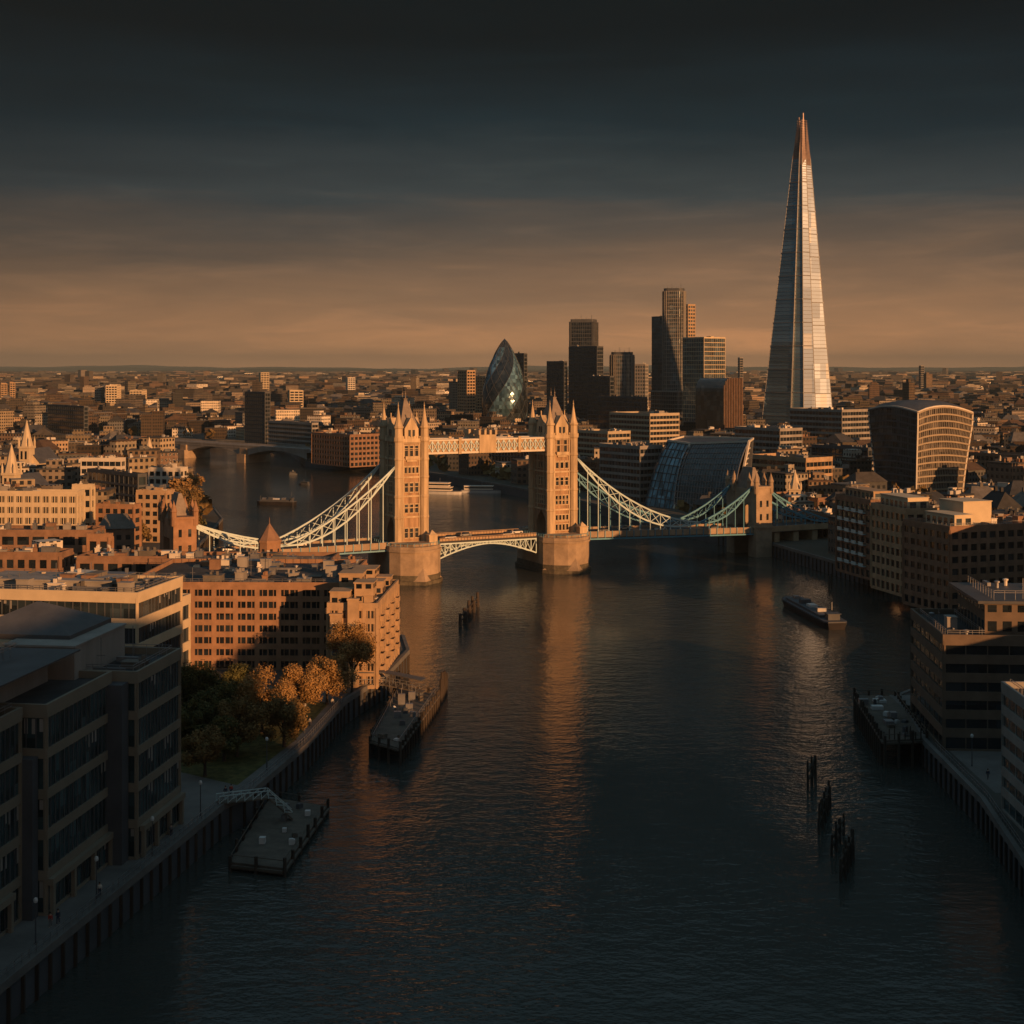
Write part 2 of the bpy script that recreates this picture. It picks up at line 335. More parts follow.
# ---------------------------------------------------------------- blocks
HERO=[]   # footprints (world rects) for keeping the filler clear
def note(x,y,r): HERO.append((x,y,r))
def block(root,a,b,h,fh=3.6,bay=3.0,style='ribbon',wall='conc',gl='g_dark',roof='roof',ox=0,oy=0,z0=0,D=500,indiv=False,clut=4,seed=1,ground=None,blinds=False,parapet=1.0,uneven=0,spf=None,mull=0):
    """rectangular block, front face y=oy (x from ox-a to ox), right face x=ox (y from oy to oy+b)"""
    rr=random.Random(seed)
    sp={'ribbon':.40,'punched':.42,'curtain':.13,'dark':.22,'brick':.46}[style]
    if spf: sp=spf
    pw={'ribbon':.18,'punched':.9,'curtain':.16,'dark':.3,'brick':1.05}[style]
    pe={'ribbon':.07,'punched':.30,'curtain':.18,'dark':.22,'brick':.28}[style]
    n=max(1,round(h/fh)); fh=h/n; e=.25; x0,x1,y0,y1=ox-a,ox,oy,oy+b
    W=MB()
    W.box(x0-e,x1+e,y0-e,y1+e,z0-.5,z0+.35,bottom=False)
    for i in range(1,n+1):
        zc=z0+i*fh; s0=zc-fh*sp*.55; s1=zc+fh*sp*.45
        if i==n: s1=zc
        W.box(x0-e,x1+e,y0-e,y1+e,s0,s1,mt=1 if i==n else 0)
    for (bx0,bx1,by0,by1) in ((x0-e-.02,x1+e+.02,y0-e-.02,y0+.15),(x0-e-.02,x1+e+.02,y1-.15,y1+e+.02),(x0-e-.02,x0+.15,y0+.15,y1-.15),(x1-.15,x1+e+.02,y0+.15,y1-.15)):
        W.box(bx0,bx1,by0,by1,z0+h-.03,z0+h+parapet)
    zt=z0+h-.05
    nx=max(1,round(a/bay)); ny=max(1,round(b/bay))
    for i in range(nx+1):
        x=x0+i*a/nx; ww=pw if 0<i<nx else max(pw,.6); q_=mull if 0<i<nx else 0
        W.box(x-ww/2,x+ww/2,y0-pe,y0+.1,z0,zt,q_,bottom=False); W.box(x-ww/2,x+ww/2,y1-.1,y1+pe,z0,zt,q_,bottom=False)
    for i in range(ny+1):
        y=y0+i*b/ny; ww=pw if 0<i<ny else max(pw,.6); q_=mull if 0<i<ny else 0
        W.box(x0-pe,x0+.1,y-ww/2,y+ww/2,z0,zt,q_,bottom=False); W.box(x1-.1,x1+pe,y-ww/2,y+ww/2,z0,zt,q_,bottom=False)
    W.build('wall',[M[wall],M[roof],M['dconc']],root)
    # glazing
    if indiv:
        cnt=0; rest=MB()
        for i in range(n-1,-1,-1):
            za=z0+i*fh+fh*sp*.45; zb=z0+(i+1)*fh-fh*sp*.55
            cells=[((x0+j*a/nx,y0),(x0+(j+1)*a/nx,y0)) for j in range(nx)]+[((x1,y0+j*b/ny),(x1,y0+(j+1)*b/ny)) for j in range(ny)]
            for (p,q) in cells:
                g=MB(); cnt+=1
                tgt=g if cnt<=98 else rest
                tgt.face([(p[0],p[1],za),(q[0],q[1],za),(q[0],q[1],zb),(p[0],p[1],zb)],0)
                # glazing bars
                L=math.hypot(q[0]-p[0],q[1]-p[1]); ux,uy=(q[0]-p[0])/L,(q[1]-p[1])/L; nx_,ny_=uy,-ux
                for k in (1,2,3):
                    c=(p[0]+ux*L*k/4+nx_*.04,p[1]+uy*L*k/4+ny_*.04)
                    tgt.bar((c[0],c[1],za),(c[0],c[1],zb),.14 if k!=2 else .3,1)
                if tgt is g: g.build('window',[M[gl],M[wall]],root)
            rest.face([(x1,y1,za),(x0,y1,za),(x0,y1,zb),(x1,y1,zb)],0); rest.face([(x0,y1,za),(x0,y0,za),(x0,y0,zb),(x0,y1,zb)],0)
        if rest.f: tag(rest.build('window',[M[gl],M[wall]],root),kind='stuff')
    else:
        G=MB()
        for i in range(n):
            za=z0+i*fh+(fh*sp*.45 if i else .3); zb=z0+(i+1)*fh-fh*sp*.55
            g=MB() if D<620 else G
            g.face([(x0,y0,za),(x1,y0,za),(x1,y0,zb),(x0,y0,zb)]); g.face([(x1,y0,za),(x1,y1,za),(x1,y1,zb),(x1,y0,zb)])
            g.face([(x1,y1,za),(x0,y1,za),(x0,y1,zb),(x1,y1,zb)]); g.face([(x0,y1,za),(x0,y0,za),(x0,y0,zb),(x0,y1,zb)])
            if g is not G:
                if blinds:
                    for (L,ax) in ((a,0),(b,1)):
                        k=int(L/1.0); run=0
                        for j in range(k):
                            if run<=0 and rr.random()<.09: run=rr.randint(1,4)
                            if run>0:
                                run-=1; d=rr.uniform(.15,.6)*(zb-za); o=.035
                                if ax==0: xa=x0+(j+.2)*L/k; xb=x0+(j+.7)*L/k; g.face([(xa,y0-o,zb-d),(xb,y0-o,zb-d),(xb,y0-o,zb-.15),(xa,y0-o,zb-.15)],1)
                                else: ya=y0+(j+.2)*L/k; yb=y0+(j+.7)*L/k; g.face([(x1+o,ya,zb-d),(x1+o,yb,zb-d),(x1+o,yb,zb-.15),(x1+o,ya,zb-.15)],1)
                g.build('window_band',[M[gl],M['conc']],root)
        if G.f: G.build('glazing',M[gl],root)
    # roof clutter
    for k in range(int(clut*1.7)):
        q_=1 if k%4 else 1.9
        cw,cd,ch=rr.uniform(1.0,min(a*.25,3.4*q_)),rr.uniform(1.0,min(b*.25,3.0*q_)),rr.uniform(.6,1.9)*(1 if k%4 else 1.3)
        cx=rr.uniform(x0+1+cw/2,x1-1-cw/2) if a>cw+2 else ox-a/2; cy=rr.uniform(y0+1+cd/2,y1-1-cd/2) if b>cd+2 else oy+b/2
        c=MB(); c.box(cx-cw/2,cx+cw/2,cy-cd/2,cy+cd/2,z0+h,z0+h+ch,bottom=False)
        c.box(cx-cw/2-.12,cx+cw/2+.12,cy-cd/2-.12,cy+cd/2+.12,z0+h+ch,z0+h+ch+.15)
        for q in range(rr.randint(0,3)):
            fx=cx+rr.uniform(-cw,cw)*.4; fy=cy+rr.uniform(-cd,cd)*.4; c.box(fx-.25,fx+.25,fy-.25,fy+.25,z0+h+ch+.15,z0+h+ch+rr.uniform(.5,1.2),bottom=False)
        c.build('rooftop_unit',M[rr.choice(['metal','conc','white','roof2',wall])],root)
def solve(px0,pxm,px1,D,r,amax=90,bmax=90):
    r=R(r); C=Vector((X_(pxm,D),D))
    def L(k,ux,uy,mx):
        k=(k-512)/F; den=ux-k*uy
        if abs(den)<1e-6: return mx
        l=(k*C.y-C.x)/den
        return mx if l<=0 else min(l,mx)
    return C,L(px0,-cos(r),sin(r),amax),L(px1,sin(r),cos(r),bmax)
def hero(name,label,cat,px0,pxm,px1,yt,D,r,amax=90,bmax=90,base=5.0,group=None,a=None,b=None,**kw):
    C,aa,bb=solve(px0,pxm,px1,D,r,amax,bmax); a=a or aa; b=b or bb
    h=top_z(yt,D)-base
    root=thing(name,label,cat,(C.x,C.y,base),-R(r),group)
    kw.setdefault('seed',int(px0*7+D)); block(root,a,b,h,D=D,**kw)
    T=Matrix.Translation((C.x,C.y,0)) @ Matrix.Rotation(-R(r),4,'Z')
    n=max(1,int(max(a,b)/12)); 
    for i in range(n+1):
        for j in range(n+1):
            q=T @ Vector((-a*i/n,b*j/n,0)); note(q.x,q.y,10)
    return root,a,b,h
def sub(root,a,b,h,x0,x1,y0,y1,hh,wall='conc',gl='g_dark',style='ribbon',name='penthouse',fh=3.4,**kw):
    """a storey-set-back box on top of a block, as a part of it"""
    o=MB(); o.box(x0,x1,y0,y1,h-.1,h+hh,bottom=False); o.box(x0-.2,x1+.2,y0-.2,y1+.2,h+hh,h+hh+.25)
    if style:
        for k in range(int(hh/fh+.5)):
            za,zb=h+k*fh+.9,h+k*fh+fh-.7
            nx=max(2,int((x1-x0)/2.4)); ny=max(2,int((y1-y0)/2.4))
            for i in range(nx):
                xa=x0+(i+.2)*(x1-x0)/nx; xb=x0+(i+.8)*(x1-x0)/nx; o.face([(xa,y0-.03,za),(xb,y0-.03,za),(xb,y0-.03,zb),(xa,y0-.03,zb)],1)
            for i in range(ny):
                xa=y0+(i+.2)*(y1-y0)/ny; xb=y0+(i+.8)*(y1-y0)/ny; o.face([(x1+.03,xa,za),(x1+.03,xb,za),(x1+.03,xb,zb),(x1+.03,xa,zb)],1)
    return o.build(name,[M[wall],M[gl]],root)

# ================================================================ THE BASCULE BRIDGE
PL=Vector((-36.9,488.0,0)); TH=R(25.9)
br=thing('bascule_bridge','stone twin towered bascule and suspension bridge across the middle of the river','bridge',PL,TH)
SEP=57.3; XA=-77.0; XB=142.4; XE=177.0; DZ=12.0
TL,TW=9.4,13.6
def pier(cx):
    m=MB(); PX=.9; P=[(-10.2,-11),(-7.5,-15),(-3,-17.8),(0,-18.6),(3,-17.8),(7.5,-15),(10.2,-11),(10.2,11),(7.5,15),(3,17.8),(0,18.6),(-3,17.8),(-7.5,15),(-10.2,11)]
    P=[(x*.9,y*.93) for x,y in P]
    sc_=lambda k:[(cx+x*k,y*k) for x,y in P]
    m.prism(sc_(1.06),-2,1.2,1); m.prism(sc_(1.012),1.2,3.0,1); m.prism(sc_(1.0),1.2,10.6); m.prism(sc_(1.035),10.6,11.3); m.prism(sc_(1.0),11.3,12.4)
    for s in (-1,1): m.prism([(cx-8,s*9),(cx+8,s*9),(cx+3,s*15),(cx-3,s*15)][::s],12.4,13.4)
    # pyramidal cutwater
    m.face([(cx-9.6,-10.6,1.2),(cx,-19.4,1.2),(cx,-16,8.2)],0); m.face([(cx,-19.4,1.2),(cx+9.6,-10.6,1.2),(cx,-16,8.2)],0)
    m.face([(cx-9.6,-10.6,-2),(cx,-19.4,-2),(cx,-19.4,1.2),(cx-9.6,-10.6,1.2)],1); m.face([(cx,-19.4,-2),(cx+9.6,-10.6,-2),(cx+9.6,-10.6,1.2),(cx,-19.4,1.2)],1)
    o=m.build('pier',[M['stone_dark'],M['weed']],br)
    rl=MB()
    for i in range(len(P)):
        a,b=P[i],P[(i+1)%len(P)]; L=math.hypot(b[0]-a[0],b[1]-a[1]); k=max(1,int(L/1.8))
        for j in range(k):
            q=(cx+.97*(a[0]+(b[0]-a[0])*j/k),.97*(a[1]+(b[1]-a[1])*j/k)); rl.bar((q[0],q[1],12.4),(q[0],q[1],13.5),.12)
        rl.bar((cx+.97*a[0],.97*a[1],13.5),(cx+.97*b[0],.97*b[1],13.5),.12)
    rl.build('railing',M['teal'],o)
    cb=MB(); cb.box(cx+4,cx+7,-13,-10.4,12.4,15.6); cb.box(cx+3.7,cx+7.3,-13.3,-10.1,15.6,15.9); cb.lathe(cx+5.5,-11.7,[(1.8,15.9),(0,17.4)],4,ph=PI/4); cb.build('control_cabin',M['stone'],o)
def tower(cx,kind):
    hx,hy=TL/2,TW/2; z1=47.6
    m=MB()
    for s in (-1,1):
        y0,y1=(3.6,hy) if s>0 else (-hy,-3.6); m.box(cx-hx,cx+hx,y0,y1,11.5,21.5)
    # pointed arch through the tower
    for i in range(6):
        t0,t1=i/6,(i+1)/6; ya,yb=3.6*(1-t0**1.6),3.6*(1-t1**1.6); za,zb=17+4.5*t0,17+4.5*t1
        for s in (-1,1):
            m.box(cx-hx+.01,cx+hx-.01,min(s*yb,s*3.6),max(s*yb,s*3.6),za,zb if i<5 else 21.6)
    m.box(cx-hx,cx+hx,-hy,hy,21.5,z1)
    # buttress pilasters and stringcourses
    m.box(cx-hx-.02,cx+hx+.02,-hy-.02,hy+.02,z1-.5,z1)
    body=m.build('tower',M['stone_w'],br)
    tr=MB()
    for zz,e,t_ in ((12.4,.4,.9),(17.6,.16,.25),(21.2,.32,.6),(24.6,.14,.2),(28.2,.34,.6),(31.6,.14,.2),(34.6,.34,.6),(38.2,.14,.2),(40.6,.4,.7),(44.4,.14,.2),(z1-.9,.5,1.2)):
        for s in (-1,1):
            lo,hi=sorted((s*(hy-.1),s*(hy+e))); tr.box(cx-hx+1.3,cx+hx-1.3,lo,hi,zz,zz+t_)
            lo,hi=sorted((s*(hx-.1),s*(hx+e)))
            if zz>20: tr.box(cx+lo,cx+hi,-hy+1.3,hy-1.3,zz+.003,zz+t_-.003)
    for s in (-1,1):
        for x in (-hx+1.75,hx-1.75): lo,hi=sorted((s*(hy-.1),s*(hy+.26))); tr.box(cx+x-.22,cx+x+.22,lo,hi,13.3,z1-.9)
        for y in (-hy+1.8,-2.6,2.6,hy-1.8): lo,hi=sorted((s*(hx-.1),s*(hx+.26))); tr.box(cx+lo,cx+hi,y-.22,y+.22,22,z1-.9)
    for s in (-1,1):
        for i in range(18): x=cx-hx+1.6+i*(TL-3.2)/17; lo,hi=sorted((s*(hy+.1),s*(hy+.42))); tr.box(x-.11,x+.11,lo,hi,z1-1.5,z1-.9)
    tr.build('stringcourse',M['stone'],body)
    # parapet merlons
    pm=MB()
    for i in range(9):
        x=cx-hx+.6+i*(TL-1.2)/8
        for s in (-1,1): pm.box(x-.3,x+.3,s*(hy+.2)-.2,s*(hy+.2)+.2,z1+.2,z1+1.1)
    for i in range(13):
        y=-hy+.6+i*(TW-1.2)/12
        for s in (-1,1): pm.box(cx+s*(hx+.2)-.2,cx+s*(hx+.2)+.2,y-.3,y+.3,z1+.2,z1+1.1)
    pm.build('parapet',M['stone'],body)
    # four corner turrets with spires
    for sx in (-1,1):
        for sy in (-1,1):
            t=MB(); X,Y=cx+sx*hx,sy*hy
            t.lathe(X,Y,[(1.75,11.5),(1.75,13),(1.5,13.4),(1.5,21),(1.68,21.2),(1.68,21.8),(1.5,22),(1.5,28),(1.66,28.2),(1.66,28.8),(1.48,29),(1.48,34.5),(1.64,34.7),(1.64,35.2),(1.48,35.4),(1.48,40.5),(1.65,40.7),(1.65,41.3),(1.48,41.6),(1.48,46.6),(1.85,47.2),(1.85,48.4),(1.5,48.4),(1.42,51.2),(1.75,51.6),(1.75,52.1)],8,ph=PI/8)
            ob=t.build('turret',M['stone'],body)
            s=MB(); s.lathe(X,Y,[(1.5,52.1),(.85,54.2),(.36,57.2),(.12,58.6),(.28,58.9),(.12,59.2),(.05,60.2),(0,60.3)],8,ph=PI/8)
            s.build('turret_spire',M['stone'],body)
    # steep roof
    r_=MB(); b0=[(cx-hx+.2,-hy+.3),(cx+hx-.2,-hy+.3),(cx+hx-.2,hy-.3),(cx-hx+.2,hy-.3)]; b1=[(cx-.5,-1.4),(cx+.5,-1.4),(cx+.5,1.4),(cx-.5,1.4)]
    r_.prism(b0,z1,61.0,poly2=b1); r_.box(cx-.7,cx+.7,-1.6,1.6,61,61.3)
    for y in (-1.4,1.4): r_.lathe(cx,y,[(.25,61.3),(.12,62.5),(.3,62.8),(.08,63.2),(0,65)],6)
    for i in range(7): r_.box(cx-.1,cx+.1,-1.3+i*.4,-1.1+i*.4,61.3,61.8)
    r_.build('roof',M['slate'],body)
    # gables on the four faces
    for ax,s in ((0,-1),(0,1),(1,-1),(1,1)):
        g=MB(); wd=2.5 if ax==0 else 3.2; top=z1+7.2
        def P(u,dd,z): return (cx+u,s*(hy-dd),z) if ax==0 else (cx+s*(hx-dd),u,z)
        fr=[P(-wd,-.25,z1-.5),P(wd,-.25,z1-.5),P(wd,-.25,z1+3.6),P(.35,-.25,top),P(-.35,-.25,top),P(-wd,-.25,z1+3.6)]
        bk=[P(-wd,3.2,z1-.5),P(wd,3.2,z1-.5),P(wd,3.2,z1+3.6),P(.35,3.2,top),P(-.35,3.2,top),P(-wd,3.2,z1+3.6)]
        g.face(fr); g.face(bk[::-1])
        for i in range(6): j=(i+1)%6; g.face([fr[i],bk[i],bk[j],fr[j]])
        a=P(0,0,top); g.bar(a,(a[0],a[1],top+1.6),.3)
        go=g.build('gable',M['stone'],body)
        wn=MB()
        for k in (-.75,.75):
            q=P(k,-.31,0); 
            if ax==0: wn.box(q[0]-.42,q[0]+.42,q[1]-.05,q[1]+.05,z1+.9,z1+3.2)
            else: wn.box(q[0]-.05,q[0]+.05,q[1]-.42,q[1]+.42,z1+.9,z1+3.2)
        wn.build('window',M['g_dim'],body)
    # windows: rows on the river faces and on the road faces
    rows=[(14.6,3.0,3),(23.0,2.6,3),(30.0,2.8,3),(36.3,2.0,4),(42.0,3.4,3)] if kind==0 else [(14.3,1.9,4),(17.6,1.9,4),(23.4,3.0,4),(30.2,2.6,3),(36.2,2.2,3),(41.6,4.6,2)]
    for (zz,hh,n) in rows:
        for ax,s in ((0,-1),(0,1),(1,-1),(1,1)):
            if ax==1 and zz<22: continue
            wdt=5.6 if ax==0 else 7.5; n_=n if ax==0 else n+1
            for i in range(n_):
                u=-wdt/2+(i+.5)*wdt/n_; wn=MB(); ww=.42 if n_>3 else .58; d=(hy if ax==0 else hx)
                def bx(u0,u1,z0,z1_,d0,d1,m_):
                    lo,hi=sorted((s*(d+d0),s*(d+d1)))
                    if ax==0: wn.box(cx+u0,cx+u1,lo,hi,z0,z1_,m_)
                    else: wn.box(cx+lo,cx+hi,u0,u1,z0,z1_,m_)
                bx(u-ww,u+ww,zz,zz+hh,-.1,.04,0)
                bx(u-ww-.2,u-ww,zz-.1,zz+hh+.1,-.1,.22,1); bx(u+ww,u+ww+.2,zz-.1,zz+hh+.1,-.1,.22,1)
                bx(u-ww-.25,u+ww+.25,zz-.35,zz-.1,-.1,.34,1); bx(u-ww-.25,u+ww+.25,zz+hh+.1,zz+hh+.4,-.1,.3,1)
                if hh>2.3: bx(u-ww,u+ww,zz+hh*.55,zz+hh*.55+.14,.04,.12,1)
                wn.build('window',[M['g_dim'],M['stone']],body)
    # oriel balcony
    for s in (-1,1):
        ob=MB(); lo,hi=sorted((s*hy,s*(hy+1.1))); ob.box(cx-2.4,cx+2.4,lo,hi,40.9,42.0); lo,hi=sorted((s*hy,s*(hy+.6))); ob.box(cx-1.8,cx+1.8,lo,hi,40.1,40.9); ob.build('balcony',M['stone'],body)
for cx,k in ((0,0),(SEP,1)): pier(cx); tower(cx,k)

# high level walkways
for s in (-1,1):
    x0,x1=TL/2+1.2,SEP-TL/2-1.2; y=s*4.3; m=MB()
    m.box(x0,x1,y-1.7,y+1.7,42.3,43.0); m.box(x0,x1,y-1.9,y+1.9,46.7,47.3); m.box(x0,x1,y-1.5,y+1.5,43.0,46.7,1)
    wk=m.build('walkway',[M['white'],M['brick3']],br)
    n=22
    for side in (-1,1):
        l=MB(); yy=y+side*1.75
        for i in range(n):
            a=x0+i*(x1-x0)/n; b=x0+(i+1)*(x1-x0)/n
            l.bar((a,yy,43),(b,yy,46.7),.22); l.bar((a,yy,46.7),(b,yy,43),.22); l.bar((a,yy,43),(a,yy,46.7),.3)
        l.build('lattice',M['wpaint'],wk)
    c=MB(); mx=SEP/2; c.box(mx-3.2,mx+3.2,y-2.1,y+2.1,42.4,48.6)
    for q in (-3.1,-1,1,3.1): c.box(mx+q-.4,mx+q+.4,y-2.25,y+2.25,48.6,50.2)
    c.build('crest_panel',M['stone'],wk)
    for q in (.27,.77):
        xx=x0+(x1-x0)*q; c=MB(); c.box(xx-.5,xx+.5,y-2.1,y+2.1,42.2,47.8); c.build('shield_panel',M['stone'],wk)

# bascule leaves with arched girders
for k in (0,1):
    m=MB(); xa=10.2 if k==0 else SEP-10.2; xb=SEP/2-(.05 if k==0 else -.05)
    lo,hi=sorted((xa,xb)); m.box(lo,hi,-7.2,7.2,DZ,DZ+.7,0)
    lf=m.build('bascule_leaf',M['asphalt'],br)
    for s in (-1,-.33,.33,1):
        gd=MB(); y=s*6.9; n=9
        def zl(t): return DZ-.9-4.3*(1-t)**1.7
        for i in range(n):
            t0,t1=i/n,(i+1)/n; X0=xa+(xb-xa)*t0; X1=xa+(xb-xa)*t1
            gd.bar((X0,y,zl(t0)),(X1,y,zl(t1)),.45); gd.bar((X0,y,zl(t0)),(X0,y,DZ),.28)
            gd.bar((X0,y,zl(t0)),(X1,y,DZ),.2) if i%2 else gd.bar((X0,y,DZ),(X1,y,zl(t1)),.2)
        gd.box(lo,hi,y-.25,y+.25,DZ-.5,DZ-.02); gd.build('girder',M['wpaint'],lf)
    for s in (-1,1):
        rl=MB(); rl.box(lo,hi,s*7.1-.1,s*7.1+.1,DZ+1.7,DZ+1.85)
        for i in range(16):
            X0=lo+(i+.5)*(hi-lo)/16; rl.box(X0-.5,X0+.5,s*7.1-.06,s*7.1+.06,DZ+.7,DZ+1.5)
        rl.build('parapet',M['brick3'],lf)
# side span decks
def zd(x):
    if x<0: return DZ-.5*min(1,(-x)/77)
    if x>SEP: return DZ-2.3*min(1,(x-SEP)/85)
    return DZ
for (x0,x1) in ((XA-4,-5),(SEP+5,XB+4),(XB+4,XE+30),(XA-70,XA-4)):
    m=MB(); n=14
    for i in range(n):
        a=x0+(x1-x0)*i/n; b=x0+(x1-x0)*(i+1)/n; za,zb=zd(a),zd(b)
        for (ya,yb,t0,t1,mi) in ((-7.4,7.4,-.9,.7,0),(-7.8,-7.4,-.6,1.5,1),(7.4,7.8,-.6,1.5,1)):
            A=[(a,ya,za+t0),(b,ya,zb+t0),(b,yb,zb+t0),(a,yb,za+t0)]; B=[(p[0],p[1],p[2]-t0+t1) for p in A]
            m.face([A[0],A[1],B[1],B[0]],mi); m.face([A[2],A[3],B[3],B[2]],mi); m.face(B,mi); m.face(A[::-1],mi)
    dk=m.build('deck',[M['asphalt'],M['stone_dark'] if x0>XA-30 and x1<XB+20 else M['brick3']],br)
    if x0>XA-30 and x1<XB+20:
        ft=MB()
        for s in (-1,1):
            for i in range(int((x1-x0)/3)):
                X0=x0+i*3; zz=zd(X0); ft.bar((X0,s*7.95,zz-1.1),(X0,s*7.95,zz+1.7),.25)
            ft.bar((x0,s*7.9,zd(x0)-1.2),(x1,s*7.9,zd(x1)-1.2),.5)
        ft.build('edge_girder',M['teal'],dk)
    else:
        ar=MB()
        for i in range(int((x1-x0)/9)):
            X0=x0+4+i*9; ar.box(X0-1.2,X0+1.2,-7,7,0,zd(X0)-1)
        ar.build('approach_pier',M['brick3'],dk)
def chain(xa,za,xb,zb,s,sag_u,sag_l,n,hang=True,mat='wpaint'):
    y=s*7.0; m=MB()
    U=lambda t:(xa+(xb-xa)*t,y,za+(zb-za)*t-sag_u*4*t*(1-t)); L=lambda t:(xa+(xb-xa)*t,y,za+(zb-za)*t-sag_l*4*t*(1-t))
    for i in range(n):
        t0,t1=i/n,(i+1)/n
        m.bar(U(t0),U(t1),.5,h=.55); m.bar(L(t0),L(t1),.5,h=.55)
        if i: m.bar(U(t0),L(t0),.24)
        if 0<i<n-1: m.bar(U(t0),L(t1),.2) ; m.bar(L(t0),U(t1),.2)
    o=m.build('suspension_chain',M[mat],br)
    if hang:
        for i in range(1,n):
            p=L(i/n); zz=zd(p[0])+.7
            if p[2]-zz>1: h=MB(); h.bar(p,(p[0],p[1],zz),.26); h.lathe(p[0],p[1],[(.35,zz),(.35,zz+.8),(.2,zz+1)],6); h.build('hanger',M[mat],o)
for s in (-1,1):
    chain(-6,38.5,-44,14.2,s,2.6,6.6,9); chain(-44,14.2,XA+3.5,22.5,s,1.0,3.3,6)
    chain(SEP+6,39.5,115.5,14.2,s,5.2,9.6,12,mat='teal'if s>0 else 'wpaint'); chain(115.5,14.2,XB-3.5,26.5,s,1.2,4.2,6,mat='teal')
    chain(XB+3.5,25.5,XE,12.0,s,1.5,4.2,7,mat='teal')
def gate(cx,h,mat):
    m=MB()
    for s in (-1,1):
        lo,hi=sorted((s*4.6,s*9.8)); m.box(cx-3.6,cx+3.6,lo,hi,-2,h-3)
        m.box(cx-4,cx+4,lo-.4,hi+.4,h-3,h-2.2); m.box(cx-3.9,cx+3.9,lo-.3,hi+.3,11,11.8)
    m.box(cx-3.4,cx+3.4,-4.6,4.6,h-9.5,h-3.4)
    b=m.build('abutment_tower',M[mat],br)
    r_=MB(); r_.prism([(cx-3,-5.5),(cx+3,-5.5),(cx+3,5.5),(cx-3,5.5)],h-3.4,h+4.6,poly2=[(cx-.5,-3.2),(cx+.5,-3.2),(cx+.5,3.2),(cx-.5,3.2)]); r_.build('roof',M['slate'],b)
    for sx in (-1,1):
        for y in (-9.4,-5,5,9.4):
            t=MB(); t.lathe(cx+sx*3.4,y,[(.9,h-5),(.9,h-.8),(1.1,h-.5),(.1,h+2.6),(0,h+3.2)],8); t.build('pinnacle',M[mat],b)
    for s in (-1,1):
        for (zz,n) in ((14,2),(19,2)):
            for i in range(n):
                w_=MB(); x=cx-1.5+i*3; lo,hi=sorted((s*9.75,s*9.86)); w_.box(x-.5,x+.5,lo,hi,zz,zz+2.4); w_.build('window',M['g_dim'],b)
gate(XA,27.5,'brick'); gate(XB,29.0,'stone_dark')
for i in range(40):
    q=PL+Matrix.Rotation(TH,3,'Z') @ Vector((XA-75+i*8,0,0)); note(q.x,q.y,13)

# vehicles crossing and lamps
def make_car(label,c,bus=False):
    t=thing('bus' if bus else 'car',label,'bus' if bus else 'car')
    mt=solid('vehicle_paint',c,.35,.03,1,spec=.6); L,Wd=(10,2.5) if bus else (4.3,1.8)
    m=MB()
    if bus: m.box(-L/2,L/2,-Wd/2,Wd/2,.4,4.2); m.box(-L/2+.2,L/2-.2,-Wd/2+.1,Wd/2-.1,4.2,4.35)
    else: m.prism([(-L/2,-Wd/2),(L/2,-Wd/2),(L/2,Wd/2),(-L/2,Wd/2)],.3,.85,poly2=[(-L/2+.05,-Wd/2+.05),(L/2-.1,-Wd/2+.05),(L/2-.1,Wd/2-.05),(-L/2+.05,Wd/2-.05)])
    m.build('body',mt,t)
    g=MB()
    if bus:
        for zz in (1.4,3.0): g.box(-L/2-.02,L/2+.02,-Wd/2-.02,Wd/2+.02,zz,zz+.8)
    else: g.prism([(-1.5,-.8),(1.1,-.8),(1.1,.8),(-1.5,.8)],.85,1.45,poly2=[(-1.1,-.65),(.5,-.65),(.5,.65),(-1.1,.65)])
    g.build('window',M['g_dim'],t)
    for x in (-L*.32,L*.32):
        for y in (-1,1):
            wh=MB()
            P=[(x+.36*cos(a*PI/5),.36+.36*sin(a*PI/5)) for a in range(10)]; ya,yb=y*Wd/2-.1,y*Wd/2+.1
            wh.face([(p[0],ya,p[1]) for p in P]); wh.face([(p[0],yb,p[1]) for p in P[::-1]])
            for i in range(10): a,b=P[i],P[(i+1)%10]; wh.face([(a[0],ya,a[1]),(b[0],ya,b[1]),(b[0],yb,b[1]),(a[0],yb,a[1])])
            wh.build('wheel',M['dconc'],t)
    return t
cars=[make_car('',(.5,.5,.5)),make_car('',(.04,.04,.05)),make_car('',(.35,.30,.25))]
RM=Matrix.Rotation(TH,3,'Z')
def on_bridge(o,x,y,flip=False):
    o.location=PL+RM @ Vector((x,y,zd(x)+.72)); o.rotation_euler=(0,0,TH+(PI if flip else 0))
spots=[(-60,2.6),(-51,-2.6),(-36,2.8),(16,-2.6),(24,2.6),(38,-2.6),(44,2.5),(76,-2.6),(88,2.5),(101,-2.6),(125,-2.5)]
names=['silver car','black car','beige car']; places=['near the left abutment','second from the left abutment','midway along the left side span','just right of the left tower','on the left bascule leaf','on the right bascule leaf','just left of the right tower','just right of the right tower','under the right suspension chain','in the middle of the right side span','near the right abutment']
for i,(x,y) in enumerate(spots):
    o=cars[i%3] if i<3 else copy_tree(cars[i%3])
    o['label']=f'small {names[i%3]} on the bridge roadway {places[i]}'; o['group']='cars crossing the bridge'; on_bridge(o,x,y,y>0)

